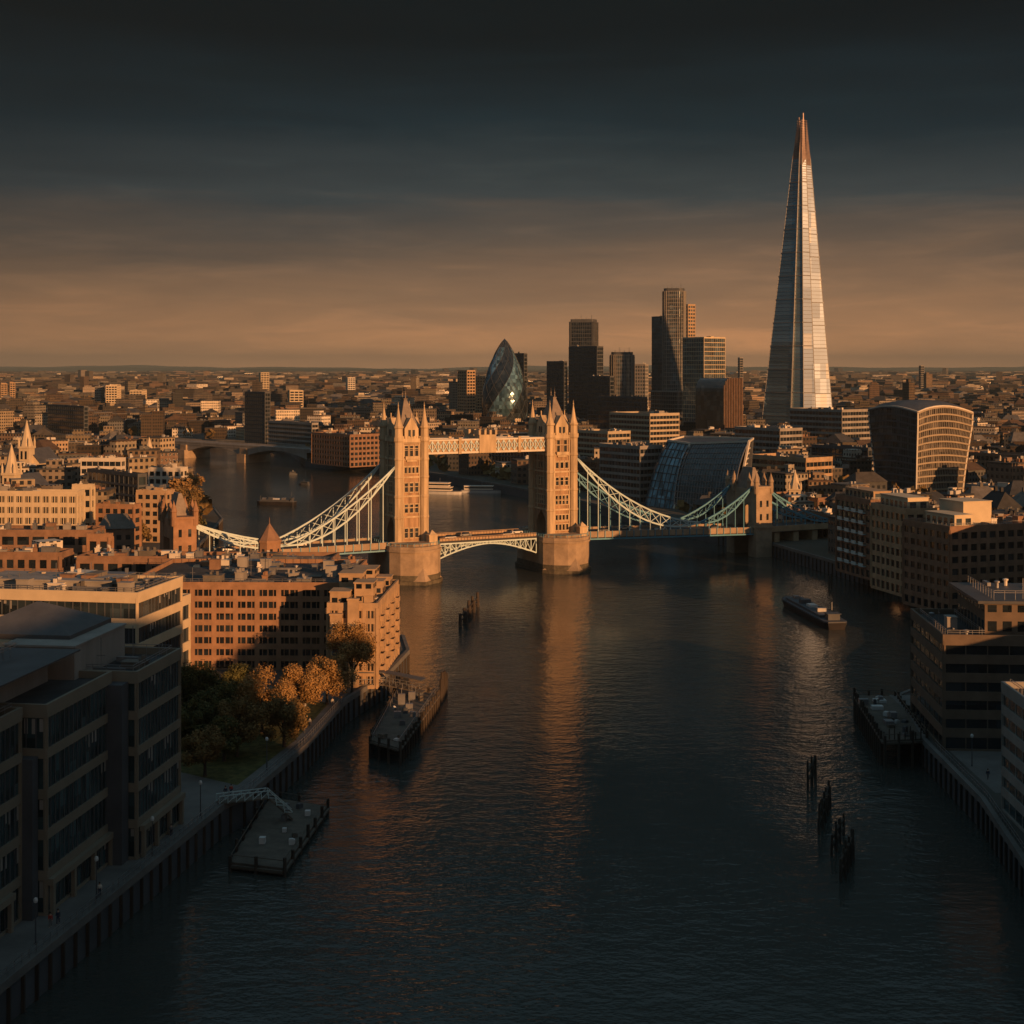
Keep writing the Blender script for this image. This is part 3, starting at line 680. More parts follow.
# ================================================================ NEAR LEFT BANK
d=Vector((.1315,1,0)).normalized(); rL=math.degrees(math.atan2(d.x,d.y))  # right faces run along d
def hero_w(name,label,cat,C,r,a,b,h,base=5.0,group=None,**kw):
    root=thing(name,label,cat,(C[0],C[1],base),-R(r),group)
    block(root,a,b,h,**kw)
    T=Matrix.Translation((C[0],C[1],0)) @ Matrix.Rotation(-R(r),4,'Z'); n=max(2,int(max(a,b)/12))
    for i in range(n+1):
        for j in range(n+1):
            q=T @ Vector((-a*i/n,b*j/n,0)); note(q.x,q.y,10)
    return root
# office complex with stepped wings
of=hero_w('office_building','large stepped office block with beige bands and dark ribbon windows filling the lower left','office building',(-49-.1315*16,210.6-16),rL,17,16,24.6,fh=4.9,spf=.24,bay=1.25,mull=2,style='ribbon',wall='office',gl='g_office',D=200,clut=2,seed=4,blinds=True,ground=1)
# wings in local coords (x right, y away)
block(of,24,19,24.8,fh=4.9,spf=.24,bay=1.25,mull=2,style='ribbon',wall='office',gl='g_office',ox=-3.2,oy=-20.5,D=200,clut=0,seed=5,blinds=True)
block(of,24,46,24.8,fh=4.9,spf=.24,bay=1.25,mull=2,style='ribbon',wall='office',gl='g_office',ox=-5.6,oy=-68.5,D=200,clut=3,seed=6,blinds=True)
for (x1,y0,y1) in ((-1.0,-2.6,-.35),(-4.0,-22.4,-20.9)):
    m=MB(); m.box(x1-6,x1,y0,y1,-.5,24.2 if x1>-2 else 19.5); m.build('stair_tower',M['dconc'],of)
sub(of,0,0,24.8,-17.5,-7.5,-3,14,4.4,'conc',style=None)
sub(of,0,0,24.8,-27,-10.8,-60,-4,4.0,'conc',style=None,name='plant_room')
m=MB(); m.box(-30,-6.2,-62,-4,29.0,29.2); m.build('roof',M['lead'],of)
m=MB(); P=[(-26,1),(-10,1),(-10,15),(-26,15)]; m.prism(P,29.3,30.0); m.prism(P,30,33.4,poly2=[(-18.2,7.8),(-17.8,7.8),(-17.8,8.2),(-18.2,8.2)]); m.build('pyramid_roof',M['lead'],of)
# ground floor colonnade columns
for (xx,ys) in ((.6,(1,5.8,10.6,15.4)),(-2.6,(-20,-14,-8,-2.5)),(-5,(-68,-61,-54,-47,-40,-33,-26))):
    for y in ys: m=MB(); m.box(xx-.2,xx+.3,y-.3,y+.3,-.1,4.3); m.build('column',M['office'],of)
    m=MB(); m.box(xx-.3,xx+.42,ys[0]-.6,ys[-1]+.6,3.7,4.5); m.build('beam',M['office'],of)
# second office block, lit upper bands
o2,a2,b2,h2=hero('office_building','flat roofed office block with sunlit cream bands on its river side, behind the stepped block','office building',-60,137,181,598,251,9.6,amax=60,fh=4.2,bay=1.5,mull=2,spf=.38,style='ribbon',wall='cream',gl='g_dark',roof='roof2',clut=9,blinds=True)
block(o2,14,7,h2-4.5,fh=4.2,bay=1.5,mull=2,spf=.38,style='ribbon',wall='cream',gl='g_dark',ox=-1.5,oy=b2+.6,D=250,clut=2,seed=9)
sub(o2,0,0,h2,-44,-8,6,b2-4,1.6,'conc',style=None)
# brick building with the river wing
E=hero_w('apartment_building','long red brick building with dark roof and grouped windows behind the autumn trees','brick building',(-37.2,316),1.5,48,38,18.4,fh=2.65,bay=4.8,style='brick',wall='brick',gl='g_dim',roof='roof',D=316,clut=12,seed=21,indiv=True)
W2=hero_w('apartment_building','stepped brick wing with balconies and roof turrets at the river end of the brick row','apartment block',(-28.4,300),3,10.2,33,16.5,fh=2.65,bay=2.9,style='punched',wall='brick3',gl='g_dim',roof='roof2',D=316,clut=5,seed=22,indiv=True)
for (x0,x1,y0,y1,hh) in ((-10,-6,.8,6,3.0),(-5.2,-1.2,3,8,4.6),(-10,-5,12,18,5.2),(-4.6,-.8,14,19,3.2),(-9,-4,24,31,4.4),(-3.6,-.6,25,29,2.6)):
    sub(W2,0,0,16.5,x0,x1,y0,y1,hh,'brick3','g_dim',name='roof_turret',fh=2.6)
for zz in (2.6,5.3,7.9,10.6,13.2):
    for y in (4,12,20,28):
        m=MB(); m.box(.3,1.1,y-1.5,y+1.5,zz,zz+.18); m.box(1.0,1.1,y-1.5,y+1.5,zz+.18,zz+1.1); m.box(.3,1.0,y-1.5,y-1.4,zz+.18,zz+1.1); m.box(.3,1.0,y+1.4,y+1.5,zz+.18,zz+1.1); m.build('balcony',M['brick3'],W2)
for x0,x1,hh in ((-9.6,-7.2,15.0),(-5.9,-3.7,18.2)):
    m=MB(); m.box(x0,x1,-1.5,-.3,0,hh); m.box(x0-.15,x1+.15,-1.65,-.3,hh,hh+.4); bo=m.build('bay',M['brick3'],W2)
    for k in range(5):
        m=MB(); m.box(x0+.35,x1-.35,-1.53,-1.49,1.05+k*2.65,2.85+k*2.65,1); m.box(x0+.5,x1-.5,-1.56,-1.49,1.2+k*2.65,2.7+k*2.65,0); m.box(x0+.3,x1-.3,-1.75,-1.49,.85+k*2.65,1.0+k*2.65,1); m.build('window',[M['dconc'],M['cream']],bo)
def roof_detail(root,x0,x1,y0,y1,z,n,seed):
    r_=random.Random(seed); m=MB()
    for (a,b) in (((x0+.8,y0+.8),(x1-.8,y0+.8)),((x1-.8,y0+.8),(x1-.8,y1-.8)),((x0+.8,y1-.8),(x1-.8,y1-.8))):
        L=math.hypot(b[0]-a[0],b[1]-a[1]); k=int(L/1.8)
        for i in range(k): x=a[0]+(b[0]-a[0])*i/k; y=a[1]+(b[1]-a[1])*i/k; m.bar((x,y,z),(x,y,z+1.6),.07)
        for h in (1.25,1.6): m.bar((a[0],a[1],z+h),(b[0],b[1],z+h),.07)
    m.build('roof_railing',M['metal'],root)
    for i in range(n):
        m=MB(); x=r_.uniform(x0+2,x1-2); y=r_.uniform(y0+2,y1-2); k=r_.random()
        if k<.35:
            L=r_.uniform(3,9); w_=r_.uniform(.3,.7)
            if r_.random()<.6: m.box(max(x0+1,x-L/2),min(x1-1,x+L/2),y,y+w_,z+.3,z+.3+w_)
            else: m.box(x,x+w_,max(y0+1,y-L/2),min(y1-1,y+L/2),z+.3,z+.3+w_)
            m.build('duct',M['metal'],root)
        elif k<.6: m.lathe(x,y,[(.35,z),(.35,z+.9),(.55,z+1.0),(.55,z+1.25),(0,z+1.4)],8); m.build('vent',M[r_.choice(['metal','white'])],root)
        elif k<.75: m.bar((x,y,z),(x,y,z+r_.uniform(2.5,5)),.09); m.bar((x-.6,y,z+2.2),(x+.6,y,z+2.2),.06); m.build('aerial',M['metal'],root)
        elif k<.9: s_=r_.uniform(.8,1.6); m.prism([(x-s_,y-s_),(x+s_,y-s_),(x+s_,y+s_),(x-s_,y+s_)],z,z+.5,poly2=[(x-s_*.8,y-s_*.8),(x+s_*.8,y-s_*.8),(x+s_*.8,y+s_*.8),(x-s_*.8,y+s_*.8)]); m.build('skylight',M['g_city'],root)
        else: m.box(x-1.2,x+1.2,y-.9,y+.9,z,z+2.3); m.box(x-1.3,x+1.3,y-1,y+1,z+2.3,z+2.45); m.build('stair_head',M[r_.choice(['conc','brick2'])],root)
roof_detail(E,-48,0,0,38,18.4,34,1); roof_detail(o2,-a2,0,0,b2,h2,30,2); roof_detail(of,-17,0,0,16,24.6,8,3); roof_detail(of,-10,-5.6,-68,-22,24.8,8,4); roof_detail(of,-26,-12,-58,-8,29.2,14,5)
# slim brick tower with pyramid cap near the chain
t=thing('brick_turret','small orange brick turret with pyramid cap in front of the left suspension chain','tower',(X_(269.5,430),430,5),R(20))
m=MB(); P=[(3.4*cos(a),3.4*sin(a)) for a in [PI/8+i*PI/4 for i in range(8)]]; m.prism(P,0,14.4); m.prism([(x*1.08,y*1.08) for x,y in P],14.4,15.1); m.build('wall',M['brick'],t)
m=MB(); m.prism([(x*1.02,y*1.02) for x,y in P],15.1,20,poly2=[(x*.04,y*.04) for x,y in P]); m.lathe(0,0,[(.15,20),(.1,21.5),(0,22)],6); m.build('roof',M['brick2'],t)
for i in range(8):
    a=i*PI/4; T=Matrix.Rotation(a,4,'Z')
    for zz in (3,7,11): m=MB(); m.box(3.12,3.2,-.4,.4,zz,zz+1.6,T=T); m.build('window',M['g_dim'],t)
note(t.location.x,t.location.y,12)

Lb=[ # name,label,cat,px0,pxm,px1,ytop,D,r,kw
('office_building','long cream stone office block with rows of square windows at the left edge','office building',-20,77,84,494,500,4,dict(style='punched',wall='cream',fh=4.0,bay=3.2,gl='g_dim',roof='roof2',clut=5,indiv=True)),
('office_building','taller cream block standing against the right end of the cream office block','office building',73,91,94,487,512,6,dict(style='punched',wall='cream',fh=4.0,bay=3.4,gl='g_dim',clut=2)),
('brick_building','small square orange brick block with dark flat roof below the cream office','building',88,109,112,537,430,8,dict(style='brick',wall='brick',fh=5,bay=4,gl='g_dim',clut=2)),
('terrace_building','low reddish terrace of roofs in front of the left bank trees','building',97,134,140,507,520,14,dict(style='brick',wall='brick',fh=3.2,bay=3,gl='g_dim',clut=7,roof='roof2')),
('terrace_building','row of red roofed buildings left of the left abutment tower','building',137,166,174,493,545,12,dict(style='brick',wall='brick3',fh=3.2,bay=3,gl='g_dim',clut=6,roof='roof2')),
('riverside_building','sunlit pale building with stepped roof beside the river bend','building',149,180,187,470,640,12,dict(style='punched',wall='white',fh=3.6,bay=3.2,gl='g_dim',clut=6)),
('office_building','sunlit pale two tier office behind the red terraces','office building',81,121,125,460,690,7,dict(style='ribbon',wall='white',fh=4.0,bay=3,gl='g_dim',clut=5)),
('warehouse','dark slate roofed warehouse between the pale office and the terraces','warehouse',88,138,146,476,600,46,dict(style='dark',wall='dconc',fh=4,bay=4,clut=3)),
('warehouse','long dark shed in front of the cream office block','warehouse',-30,92,104,533,452,2,dict(style='brick',wall='brick2',fh=4.5,bay=5,gl='g_dim',clut=7,roof='roof2')),
('warehouse','flat roofed brick block behind the lit second office at the left edge','warehouse',-50,60,72,556,380,4,dict(style='brick',wall='brick2',fh=4,bay=3,gl='g_dim',clut=10,roof='roof2',amax=60,bmax=26)),
('brick_building','low brown building with parapet left of the small brick turret','building',78,162,176,560,374,3,dict(style='brick',wall='brick2',fh=4,bay=4,gl='g_dim',clut=8,roof='roof2',bmax=30)),
('brick_building','dark flat roofed building behind the long red brick building','building',150,330,346,563,372,2,dict(style='brick',wall='brick2',fh=4,bay=4,gl='g_dim',clut=10,roof='roof2',bmax=14)),
('tower_block','tall dark slab tower standing alone above the far bridge','tower block',245,265,270,393,1230,50,dict(style='dark',wall='dconc',fh=3.4,bay=3,gl='g_dim',clut=1)),
('office_building','wide dark riverside office right of the dark slab tower','office building',268,312,318,424,1150,50,dict(style='ribbon',wall='conc',fh=3.6,bay=3,gl='g_dim',clut=4)),
('warehouse','brown riverside warehouse with rounded corner across the upper river','warehouse',312,350,382,436,960,50,dict(style='brick',wall='brick2',fh=3.4,bay=3.2,gl='g_dim',clut=6)),
('tower_block','sunlit narrow block rising behind the brown riverside warehouse','tower block',320,324,341,432,1040,60,dict(style='punched',wall='brick3',fh=3.2,bay=3,gl='g_dim',clut=1)),
('tower_block','pale sunlit tower block on the left, right of its dark twin','tower block',104,106,117,386,2000,78,dict(style='punched',wall='cream',fh=3.4,bay=4,gl='g_dim',clut=1)),
('tower_block','shaded narrow tower block on the left beside its pale twin','tower block',95,101,104,387,2040,20,dict(style='punched',wall='conc',fh=3.4,bay=4,gl='g_dim',clut=1)),
('tower_block','shorter sunlit tower block right of the pale twin towers','tower block',129,130,142,391,2200,80,dict(style='punched',wall='cream',fh=3.4,bay=4,gl='g_dim',clut=1)),
('tower_block','small sunlit block tower at the extreme left horizon','tower block',-1,1,7,384,2300,70,dict(style='punched',wall='brick3',fh=3.4,bay=4,gl='g_dim',clut=0)),
('tower_block','small brick tower second from the extreme left horizon','tower block',9,10,15,383,2300,70,dict(style='punched',wall='brick3',fh=3.4,bay=4,gl='g_dim',clut=0)),
('tower_block','bright stepped tower on the horizon above the dark slab tower','tower block',259,261,269,373,3000,75,dict(style='punched',wall='cream',fh=3.6,bay=5,gl='g_dim',clut=1)),
('tower_block','wide pale block right of and behind the dark slab tower','tower block',288,290,303,391,1900,78,dict(style='punched',wall='cream',fh=3.6,bay=5,gl='g_dim',clut=1)),
('tower_block','pale horizon block between the dark slab and the left bridge tower','tower block',346,348,355,378,2700,75,dict(style='punched',wall='white',fh=3.6,bay=5,gl='g_dim',clut=0)),
('office_building','wide dark block in the distance above the church spire','office building',48,84,88,407,1400,50,dict(style='dark',wall='dconc',fh=4,bay=5,gl='g_dim',clut=2)),
('office_building','dark wide mass seen beneath the high walkway, left of centre','office building',384,436,444,446,1010,50,dict(style='ribbon',wall='brick2',fh=3.6,bay=3.2,gl='g_dim',clut=5)),
('office_building','brown riverside office seen beneath the middle of the high walkway','office building',438,492,500,453,935,50,dict(style='punched',wall='brick3',fh=3.6,bay=3.2,gl='g_dim',clut=5)),
('office_building','dark riverside block seen beneath the high walkway beside the right bridge tower','office building',492,540,552,447,880,50,dict(style='dark',wall='dconc',fh=3.6,bay=3.2,gl='g_dim',clut=4)),
]
for n_,l_,c_,p0,pm,p1,yt,D_,r_,kw in Lb:
    hero(n_,l_,c_,p0,pm,p1,yt,D_,r_,**kw)
hero('skyscraper','thin lone tower on the horizon just left of the spire skyscraper','tower block',738,740,743,358,3000,60,style='dark',wall='conc',fh=5,bay=6,gl='g_dim',clut=0)
hero('skyscraper','thin lone tower on the horizon above the curved tower','tower block',919,921,924,366,3300,60,style='dark',wall='conc',fh=5,bay=6,gl='g_dim',clut=0)
# pitched roofs / churches
def church(px,yt,D,s,label,mat='cream'):
    t=thing('church',label,'church',(X_(px,D),D,5),-R(12)); h=top_z(yt,D)-5
    m=MB(); m.box(-s*.8,s*.8,0,s*2.6,0,h*.36); m.face([(-s*.8,0,h*.36),(s*.8,0,h*.36),(0,0,h*.56)]); m.face([(-s*.8,s*2.6,h*.36),(0,s*2.6,h*.56),(s*.8,s*2.6,h*.36)]); m.build('nave',M[mat],t)
    m=MB(); m.face([(-s*.9,-.2,h*.35),(0,-.2,h*.57),(0,s*2.7,h*.57),(-s*.9,s*2.7,h*.35)]); m.face([(s*.9,-.2,h*.35),(s*.9,s*2.7,h*.35),(0,s*2.7,h*.57),(0,-.2,h*.57)]); m.build('roof',M['lead'],t)
    m=MB(); m.box(-s*.36,s*.36,-s*.5,s*.2,0,h*.58); m.box(-s*.42,s*.42,-s*.56,s*.26,h*.58,h*.61); m.lathe(0,-s*.15,[(s*.42,h*.61),(s*.3,h*.72),(s*.16,h*.86),(.1,h),(0,h)],8,ph=PI/8)
    for q in (-1,1):
        for w_ in (-1,1): m.lathe(q*s*.36,-s*.15+w_*s*.35,[(s*.07,h*.58),(s*.07,h*.68),(0,h*.76)],6)
    m.build('steeple',M[mat],t)
    for x in (-s*.15,s*.15): m=MB(); m.box(x-s*.06,x+s*.06,-s*.53,-s*.5,h*.42,h*.54); m.build('window',M['g_dim'],t)
    note(t.location.x,t.location.y+s,s*3)
church(28,420,800,8.5,'sunlit white church with tall steeple in the left distance')
church(13,444,640,8,'pale pyramidal church spire at the left edge above the cream office')
church(262,404,1300,10,'small lit church spire in the distance right of the dark slab tower')
church(150,437,900,7,'small church spire among the roofs left of the far bridge')
church(795,470,640,7,'small pale spired church behind the right abutment tower')
church(1000,455,760,8,'spired church at the right edge beyond the curved tower')
# ================================================================ far bridge on the upper river
fb=thing('arch_bridge','low grey arched road bridge across the upper river','bridge',(0,0,0))
A=Vector((-345,1225,0)); B=Vector((-150,1040,0)); Bd=(B-A)
A=A-Bd*.12; B=B+Bd*.06; u=(B-A).normalized(); LB=(B-A).length; angB=math.atan2(u.y,u.x); fb.location=A; fb.rotation_euler=(0,0,angB)
m=MB(); m.box(0,LB,-9,9,10.6,12.2); m.build('deck',M['conc'],fb)
m=MB(); m.box(0,LB,-9.3,-9,12.2,13.4); m.box(0,LB,9,9.3,12.2,13.4); m.build('parapet',M['conc'],fb)
npier=4
for i in range(1,npier):
    x=LB*i/npier; m=MB(); m.box(x-5,x+5,-12,12,-2,6.5); m.box(x-4,x+4,-10,10,6.5,10.6); m.build('pier',M['stone_dark'],fb)
for i in range(npier):
    x0,x1=LB*i/npier+4,LB*(i+1)/npier-4; m=MB(); 
    for s in (-8.6,8.6):
        for k in range(14):
            t0,t1=k/14,(k+1)/14; z0_=5.5+4.9*(1-(2*t0-1)**2); z1_=5.5+4.9*(1-(2*t1-1)**2)
            xa,xb=x0+(x1-x0)*t0,x0+(x1-x0)*t1
            m.face([(xa,s,z0_),(xb,s,z1_),(xb,s,10.7),(xa,s,10.7)])
    for k in range(14):
        t0,t1=k/14,(k+1)/14; z0_=5.5+4.9*(1-(2*t0-1)**2); z1_=5.5+4.9*(1-(2*t1-1)**2); xa,xb=x0+(x1-x0)*t0,x0+(x1-x0)*t1
        m.face([(xa,-8.6,z0_),(xb,-8.6,z1_),(xb,8.6,z1_),(xa,8.6,z0_)])
    m.build('arch',M['conc'],fb)

# ================================================================ CITY CLUSTER AND RIGHT BANK
Rb=[
('tower_block','tall tower with dark left and sunlit right side, left of the egg shaped tower','tower block',458,467,475,371,1600,52,dict(style='punched',wall='brick3',fh=3.4,bay=3.4,gl='g_dim',clut=1)),
('tower_block','shorter sunlit block tucked between the two tone tower and the egg shaped tower','tower block',474,477,485,377,1680,60,dict(style='punched',wall='brick3',fh=3.4,bay=3.4,gl='g_dim',clut=1)),
('skyscraper','narrow dark tower rising just behind the right shoulder of the egg shaped tower','skyscraper',515,524,527,354,1560,52,dict(style='dark',wall='dconc',fh=4,bay=3,gl='g_dim',clut=1)),
('skyscraper','plain dark box tower between the egg shaped tower and the stepped tower','skyscraper',547,564,567,362,1450,52,dict(style='dark',wall='dconc',fh=4,bay=3,gl='g_dim',clut=1)),
('skyscraper','bulky black office block at the foot of the tall dark towers','skyscraper',588,610,614,377,1380,52,dict(style='dark',wall='dconc',fh=4,bay=4,gl='g_dim',clut=2)),
('skyscraper','slim brown tower right of the rounded dark tower','skyscraper',635,645,648,365,1600,30,dict(style='punched',wall='conc',fh=4,bay=3,gl='g_city',clut=1)),
('office_building','long black office slab in shade below the cluster','office building',598,641,647,398,1250,52,dict(style='dark',wall='dconc',fh=4,bay=4,gl='g_dim',clut=3)),
('skyscraper','dark tower leaning against the left side of the tallest city tower','skyscraper',652,664,666,317,1540,52,dict(style='dark',wall='dconc',fh=4,bay=3,gl='g_city',clut=1)),
('skyscraper','slim sunlit tower behind the right side of the tallest city tower','skyscraper',686,688,695,305,1620,60,dict(style='punched',wall='brick3',fh=4,bay=3,gl='g_city',clut=1)),
('skyscraper','boxy tower with dark left face and sunlit gridded right face, right of the tallest tower','skyscraper',683,704,725,338,1300,54,dict(style='curtain',wall='cream',fh=4,bay=2.4,gl='g_city',clut=2)),
('office_building','mid rise with shaded left face and bright lit right face below the cluster','office building',610,650,679,415,950,54,dict(style='ribbon',wall='beige',fh=3.6,bay=3,gl='g_dim',clut=3)),
('office_building','smaller terraced office with sunlit right face, nearer the right bridge tower','office building',578,608,630,433,860,54,dict(style='ribbon',wall='beige',fh=3.6,bay=3,gl='g_dim',clut=3)),
('office_building','dark ribbed riverside office left of the slanted glass hall','office building',600,640,662,448,705,54,dict(style='ribbon',wall='conc',fh=3.6,bay=2.4,gl='g_dark',clut=5)),
('office_building','dark riverside block directly right of the right bridge tower','office building',566,598,612,462,760,54,dict(style='dark',wall='brick2',fh=3.6,bay=3,gl='g_dim',clut=5)),
('office_building','wide dark office with long pale roof edge right of the slanted glass hall','office building',752,806,832,461,730,54,dict(style='ribbon',wall='brick3',fh=3.6,bay=3,gl='g_dim',clut=5,parapet=1.6)),
('office_building','large dark gridded office at the foot of the spire skyscraper','office building',790,842,872,411,1010,54,dict(style='ribbon',wall='conc',fh=3.8,bay=3,gl='g_dim',clut=5)),
('office_building','low dark office in front of the gridded block beside the curved tower','office building',812,868,880,450,840,54,dict(style='dark',wall='dconc',fh=3.8,bay=3,gl='g_dim',clut=6,parapet=1.5)),
('office_building','dark block left of the spire skyscraper behind the slanted hall','office building',735,780,802,430,900,54,dict(style='ribbon',wall='conc',fh=3.8,bay=3,gl='g_dim',clut=6)),
('office_building','brown gridded office right of the curved tower','office building',968,1040,1060,458,800,58,dict(style='punched',wall='brick2',fh=3.6,bay=3.2,gl='g_dim',clut=5)),
('office_building','dark lower block in front of the brown gridded office at the right edge','office building',966,1040,1060,492,640,58,dict(style='ribbon',wall='conc',fh=3.6,bay=3.2,gl='g_dim',clut=6)),
('office_building','brown block between the right abutment tower and the warehouses','office building',768,818,840,500,640,56,dict(style='brick',wall='brick2',fh=3.6,bay=3.2,gl='g_dim',clut=6)),
('warehouse','dim brick riverside block beneath the right end of the suspension chain','warehouse',785,828,846,517,560,60,dict(style='brick',wall='brick2',fh=3.6,bay=3.2,gl='g_dim',clut=6)),
('warehouse','brick riverside warehouse with balconies at the bend of the right bank','warehouse',837,871,900,503,452,75,dict(style='brick',wall='brick2',fh=3.4,bay=3.0,gl='g_dim',clut=3,bmax=16)),
('warehouse','brick warehouse with white framed bays, second along the right bank','warehouse',872,906,960,512,418,75,dict(style='punched',wall='brick3',fh=3.4,bay=3.0,gl='g_dim',clut=4,bmax=18)),
('warehouse','large brown warehouse with sunlit rooftop storeys, third along the right bank','warehouse',904,950,1060,530,388,70,dict(style='brick',wall='brick2',fh=3.4,bay=3.2,gl='g_dim',clut=4,bmax=48,amax=60)),
]
roots={}
for n_,l_,c_,p0,pm,p1,yt,D_,r_,kw in Rb:
    q=hero(n_,l_,c_,p0,pm,p1,yt,D_,r_,**kw); roots[l_]=q
k='brick riverside warehouse with balconies at the bend of the right bank'; q=roots[k]
sub(q[0],0,0,q[3],-q[1]+2,-2,2,q[2]-2,3.2,'brick3'); 
for zz in range(1,7):
    for j in range(4):
        xx=-q[1]+3+j*(q[1]-4)/4; m=MB(); m.box(xx,xx+3,-1.5,-.3,zz*3.4,zz*3.4+.2); m.box(xx,xx+3,-1.5,-1.42,zz*3.4+.2,zz*3.4+1.1); m.build('balcony',M['wpaint'],q[0])
q=roots['brick warehouse with white framed bays, second along the right bank']; sub(q[0],0,0,q[3],-q[1]+3,-1,1.2,8,3.8,'cream')
q=roots['large brown warehouse with sunlit rooftop storeys, third along the right bank']; sub(q[0],0,0,q[3],-q[1]+6,-2,3,9,3.5,'cream'); sub(q[0],0,0,q[3],-q[1]+2,-8,10.5,20,6.4,'cream',style=None,name='rooftop_store')
# near right buildings
Fo,a_,b_,h_=hero('office_building','brown banded riverside building with flat roofs beside the right hand jetty','office building',912,944,1075,640,250,94,amax=30,bmax=36,style='ribbon',spf=.5,wall='fdark',fh=3.3,bay=4,gl='g_dim',clut=3,roof='roof')
sub(Fo,0,0,h_,-24,-4,8,34,5.6,'fdark','g_dim',fh=3.4); m=MB(); m.box(-25,-3,6.6,35,h_+5.9,h_+6.4); m.build('roof',M['lead'],Fo)
Go=hero_w('office_building','striped pale and dark office wall rising at the lower right edge','office building',(70.7,116),92,100,40,18.5,fh=3.1,bay=3,style='ribbon',spf=.45,wall='conc',gl='g_office',D=200,clut=6,seed=31)

roof_detail(Fo,-24,0,0,8,h_,5,7); roof_detail(Fo,-24,-4,9,33,h_+6.4,12,8); roof_detail(Go,-100,0,0,40,18.5,20,9)
for k_,sd in (('brick riverside warehouse with balconies at the bend of the right bank',11),('brick warehouse with white framed bays, second along the right bank',12),('large brown warehouse with sunlit rooftop storeys, third along the right bank',13)):
    q=roots[k_]; roof_detail(q[0],-q[1],0,0,q[2],q[3],14,sd)
# stepped bank tower with narrower crown
def tower_ex(name,label,x,y,segs,mats,cat='skyscraper',rot=0):
    t=thing(name,label,cat,(x,y,5),R(rot)); note(x,y,40); return t
# rounded-rectangle tower
def rr_poly(a,b,r,n=5,cx=0,cy=0):
    P=[]
    for (sx,sy,a0) in ((1,-1,-90),(1,1,0),(-1,1,90),(-1,-1,180)):
        for i in range(n+1):
            t=R(a0+90*i/n); P.append((cx+sx*(a-r)+r*cos(t),cy+sy*(b-r)+r*sin(t)))
    return P
def round_tower(label,px0,px1,yt,D,gl,wall,rad=.4,fh=4,tops=None,rz=15,depth=.9):
    W_=(px1-px0)/F*D/2; cx=X_((px0+px1)/2,D); t=thing('skyscraper',label,'skyscraper',(cx,D+W_,5),-R(rz)); note(cx,D+W_,W_*2); h=top_z(yt,D)-5; k=.93
    P=rr_poly(W_*k,W_*k*depth,W_*rad)
    g=MB(); g.prism(P,0,h); g.build('glazing',M[gl],t)
    w_=MB(); n=int(h/fh); Q=rr_poly(W_*k+.18,W_*k*depth+.18,W_*rad)
    for i in range(n+1): w_.prism(Q,i*h/n-.35,i*h/n+.25)
    for i,p in enumerate(rr_poly(W_*k+.3,W_*k*depth+.3,W_*rad,6)): w_.box(p[0]-.2,p[0]+.2,p[1]-.2,p[1]+.2,0,h+.5,bottom=False)
    nb=10
    for i in range(nb):
        x=-W_*k*.8+i*W_*k*1.6/(nb-1)
        for s in (-1,1): w_.box(x-.15,x+.15,s*(W_*k*depth+.1)-.25,s*(W_*k*depth+.1)+.25,0,h,bottom=False)
        y=x*depth
        for s in (-1,1): w_.box(s*(W_*k+.1)-.25,s*(W_*k+.1)+.25,y-.15,y+.15,0,h,bottom=False)
    w_.build('wall',M[wall],t)
    c=MB(); c.prism(rr_poly(W_*k*.93,W_*k*depth*.93,W_*rad*.8),h+.25,h+3.2); c.build('crown',M['dconc'],t)
    for i in range(4): m=MB(); x=(-.6+i*.4)*W_; m.bar((x,0,h+3.2),(x,0,h+3.2+2+i%2*3),.4); m.build('mast',M['metal'],t)
    return t,W_,h
round_tower('tallest city tower, dark glass with rounded sunlit right edge',664,687,291,1500,'g_city','conc',.55)
round_tower('dark glass tower with a curved top right of the stepped tower',611,635,355,1500,'g_city','conc',.6)
round_tower('dark stepped tower crown with squared top left of the cluster centre',571,598,322,1510,'g_dim','dconc',.15)
hero('skyscraper','lower shoulder of the dark stepped tower left of the cluster centre','skyscraper',569,597,603,347,1475,52,style='dark',wall='dconc',fh=4,bay=2.6,gl='g_dim',clut=1)
hero('skyscraper','long dark lower shaft standing before the tallest city tower','skyscraper',651,678,683,392,1440,52,style='curtain',wall='conc',fh=4,bay=2.6,gl='g_dim',clut=1)
# dark block with curved shoulder
D_=1150; cx=X_(705,D_); wd=X_(743,D_)-cx; t=thing('office_building','black ribbed office tower with a curved left shoulder, in front of the boxy tower','office building',(X_(722,D_),D_-6,5),-R(-50)); note(cx+wd/2,D_+12,26); h=top_z(378,D_)-5
P=[(0,0)]+[(10*(1-cos(R(a))),h-11+11*sin(R(a))) for a in range(0,91,15)]+[(wd,h),(wd,0)]
m=MB(); m.face([(x,0,z_) for x,z_ in P]); m.face([(x,26,z_) for x,z_ in P[::-1]])
for i in range(len(P)): a,b=P[i],P[(i+1)%len(P)]; m.face([(a[0],0,a[1]),(a[0],26,a[1]),(b[0],26,b[1]),(b[0],0,b[1])][::-1])
m.build('glazing',M['g_dim'],t); m=MB()
for i in range(12): x=wd*(i+.5)/12; zt=h if x>10 else h-11+11*sin(math.acos(max(0,1-x/10))); m.box(x-.3,x+.3,-.5,0,0,zt)
for i in range(9): y=1+i*3; m.box(wd,wd+.5,y-.3,y+.3,0,h)
m.build('fin',M['brick2'],t)

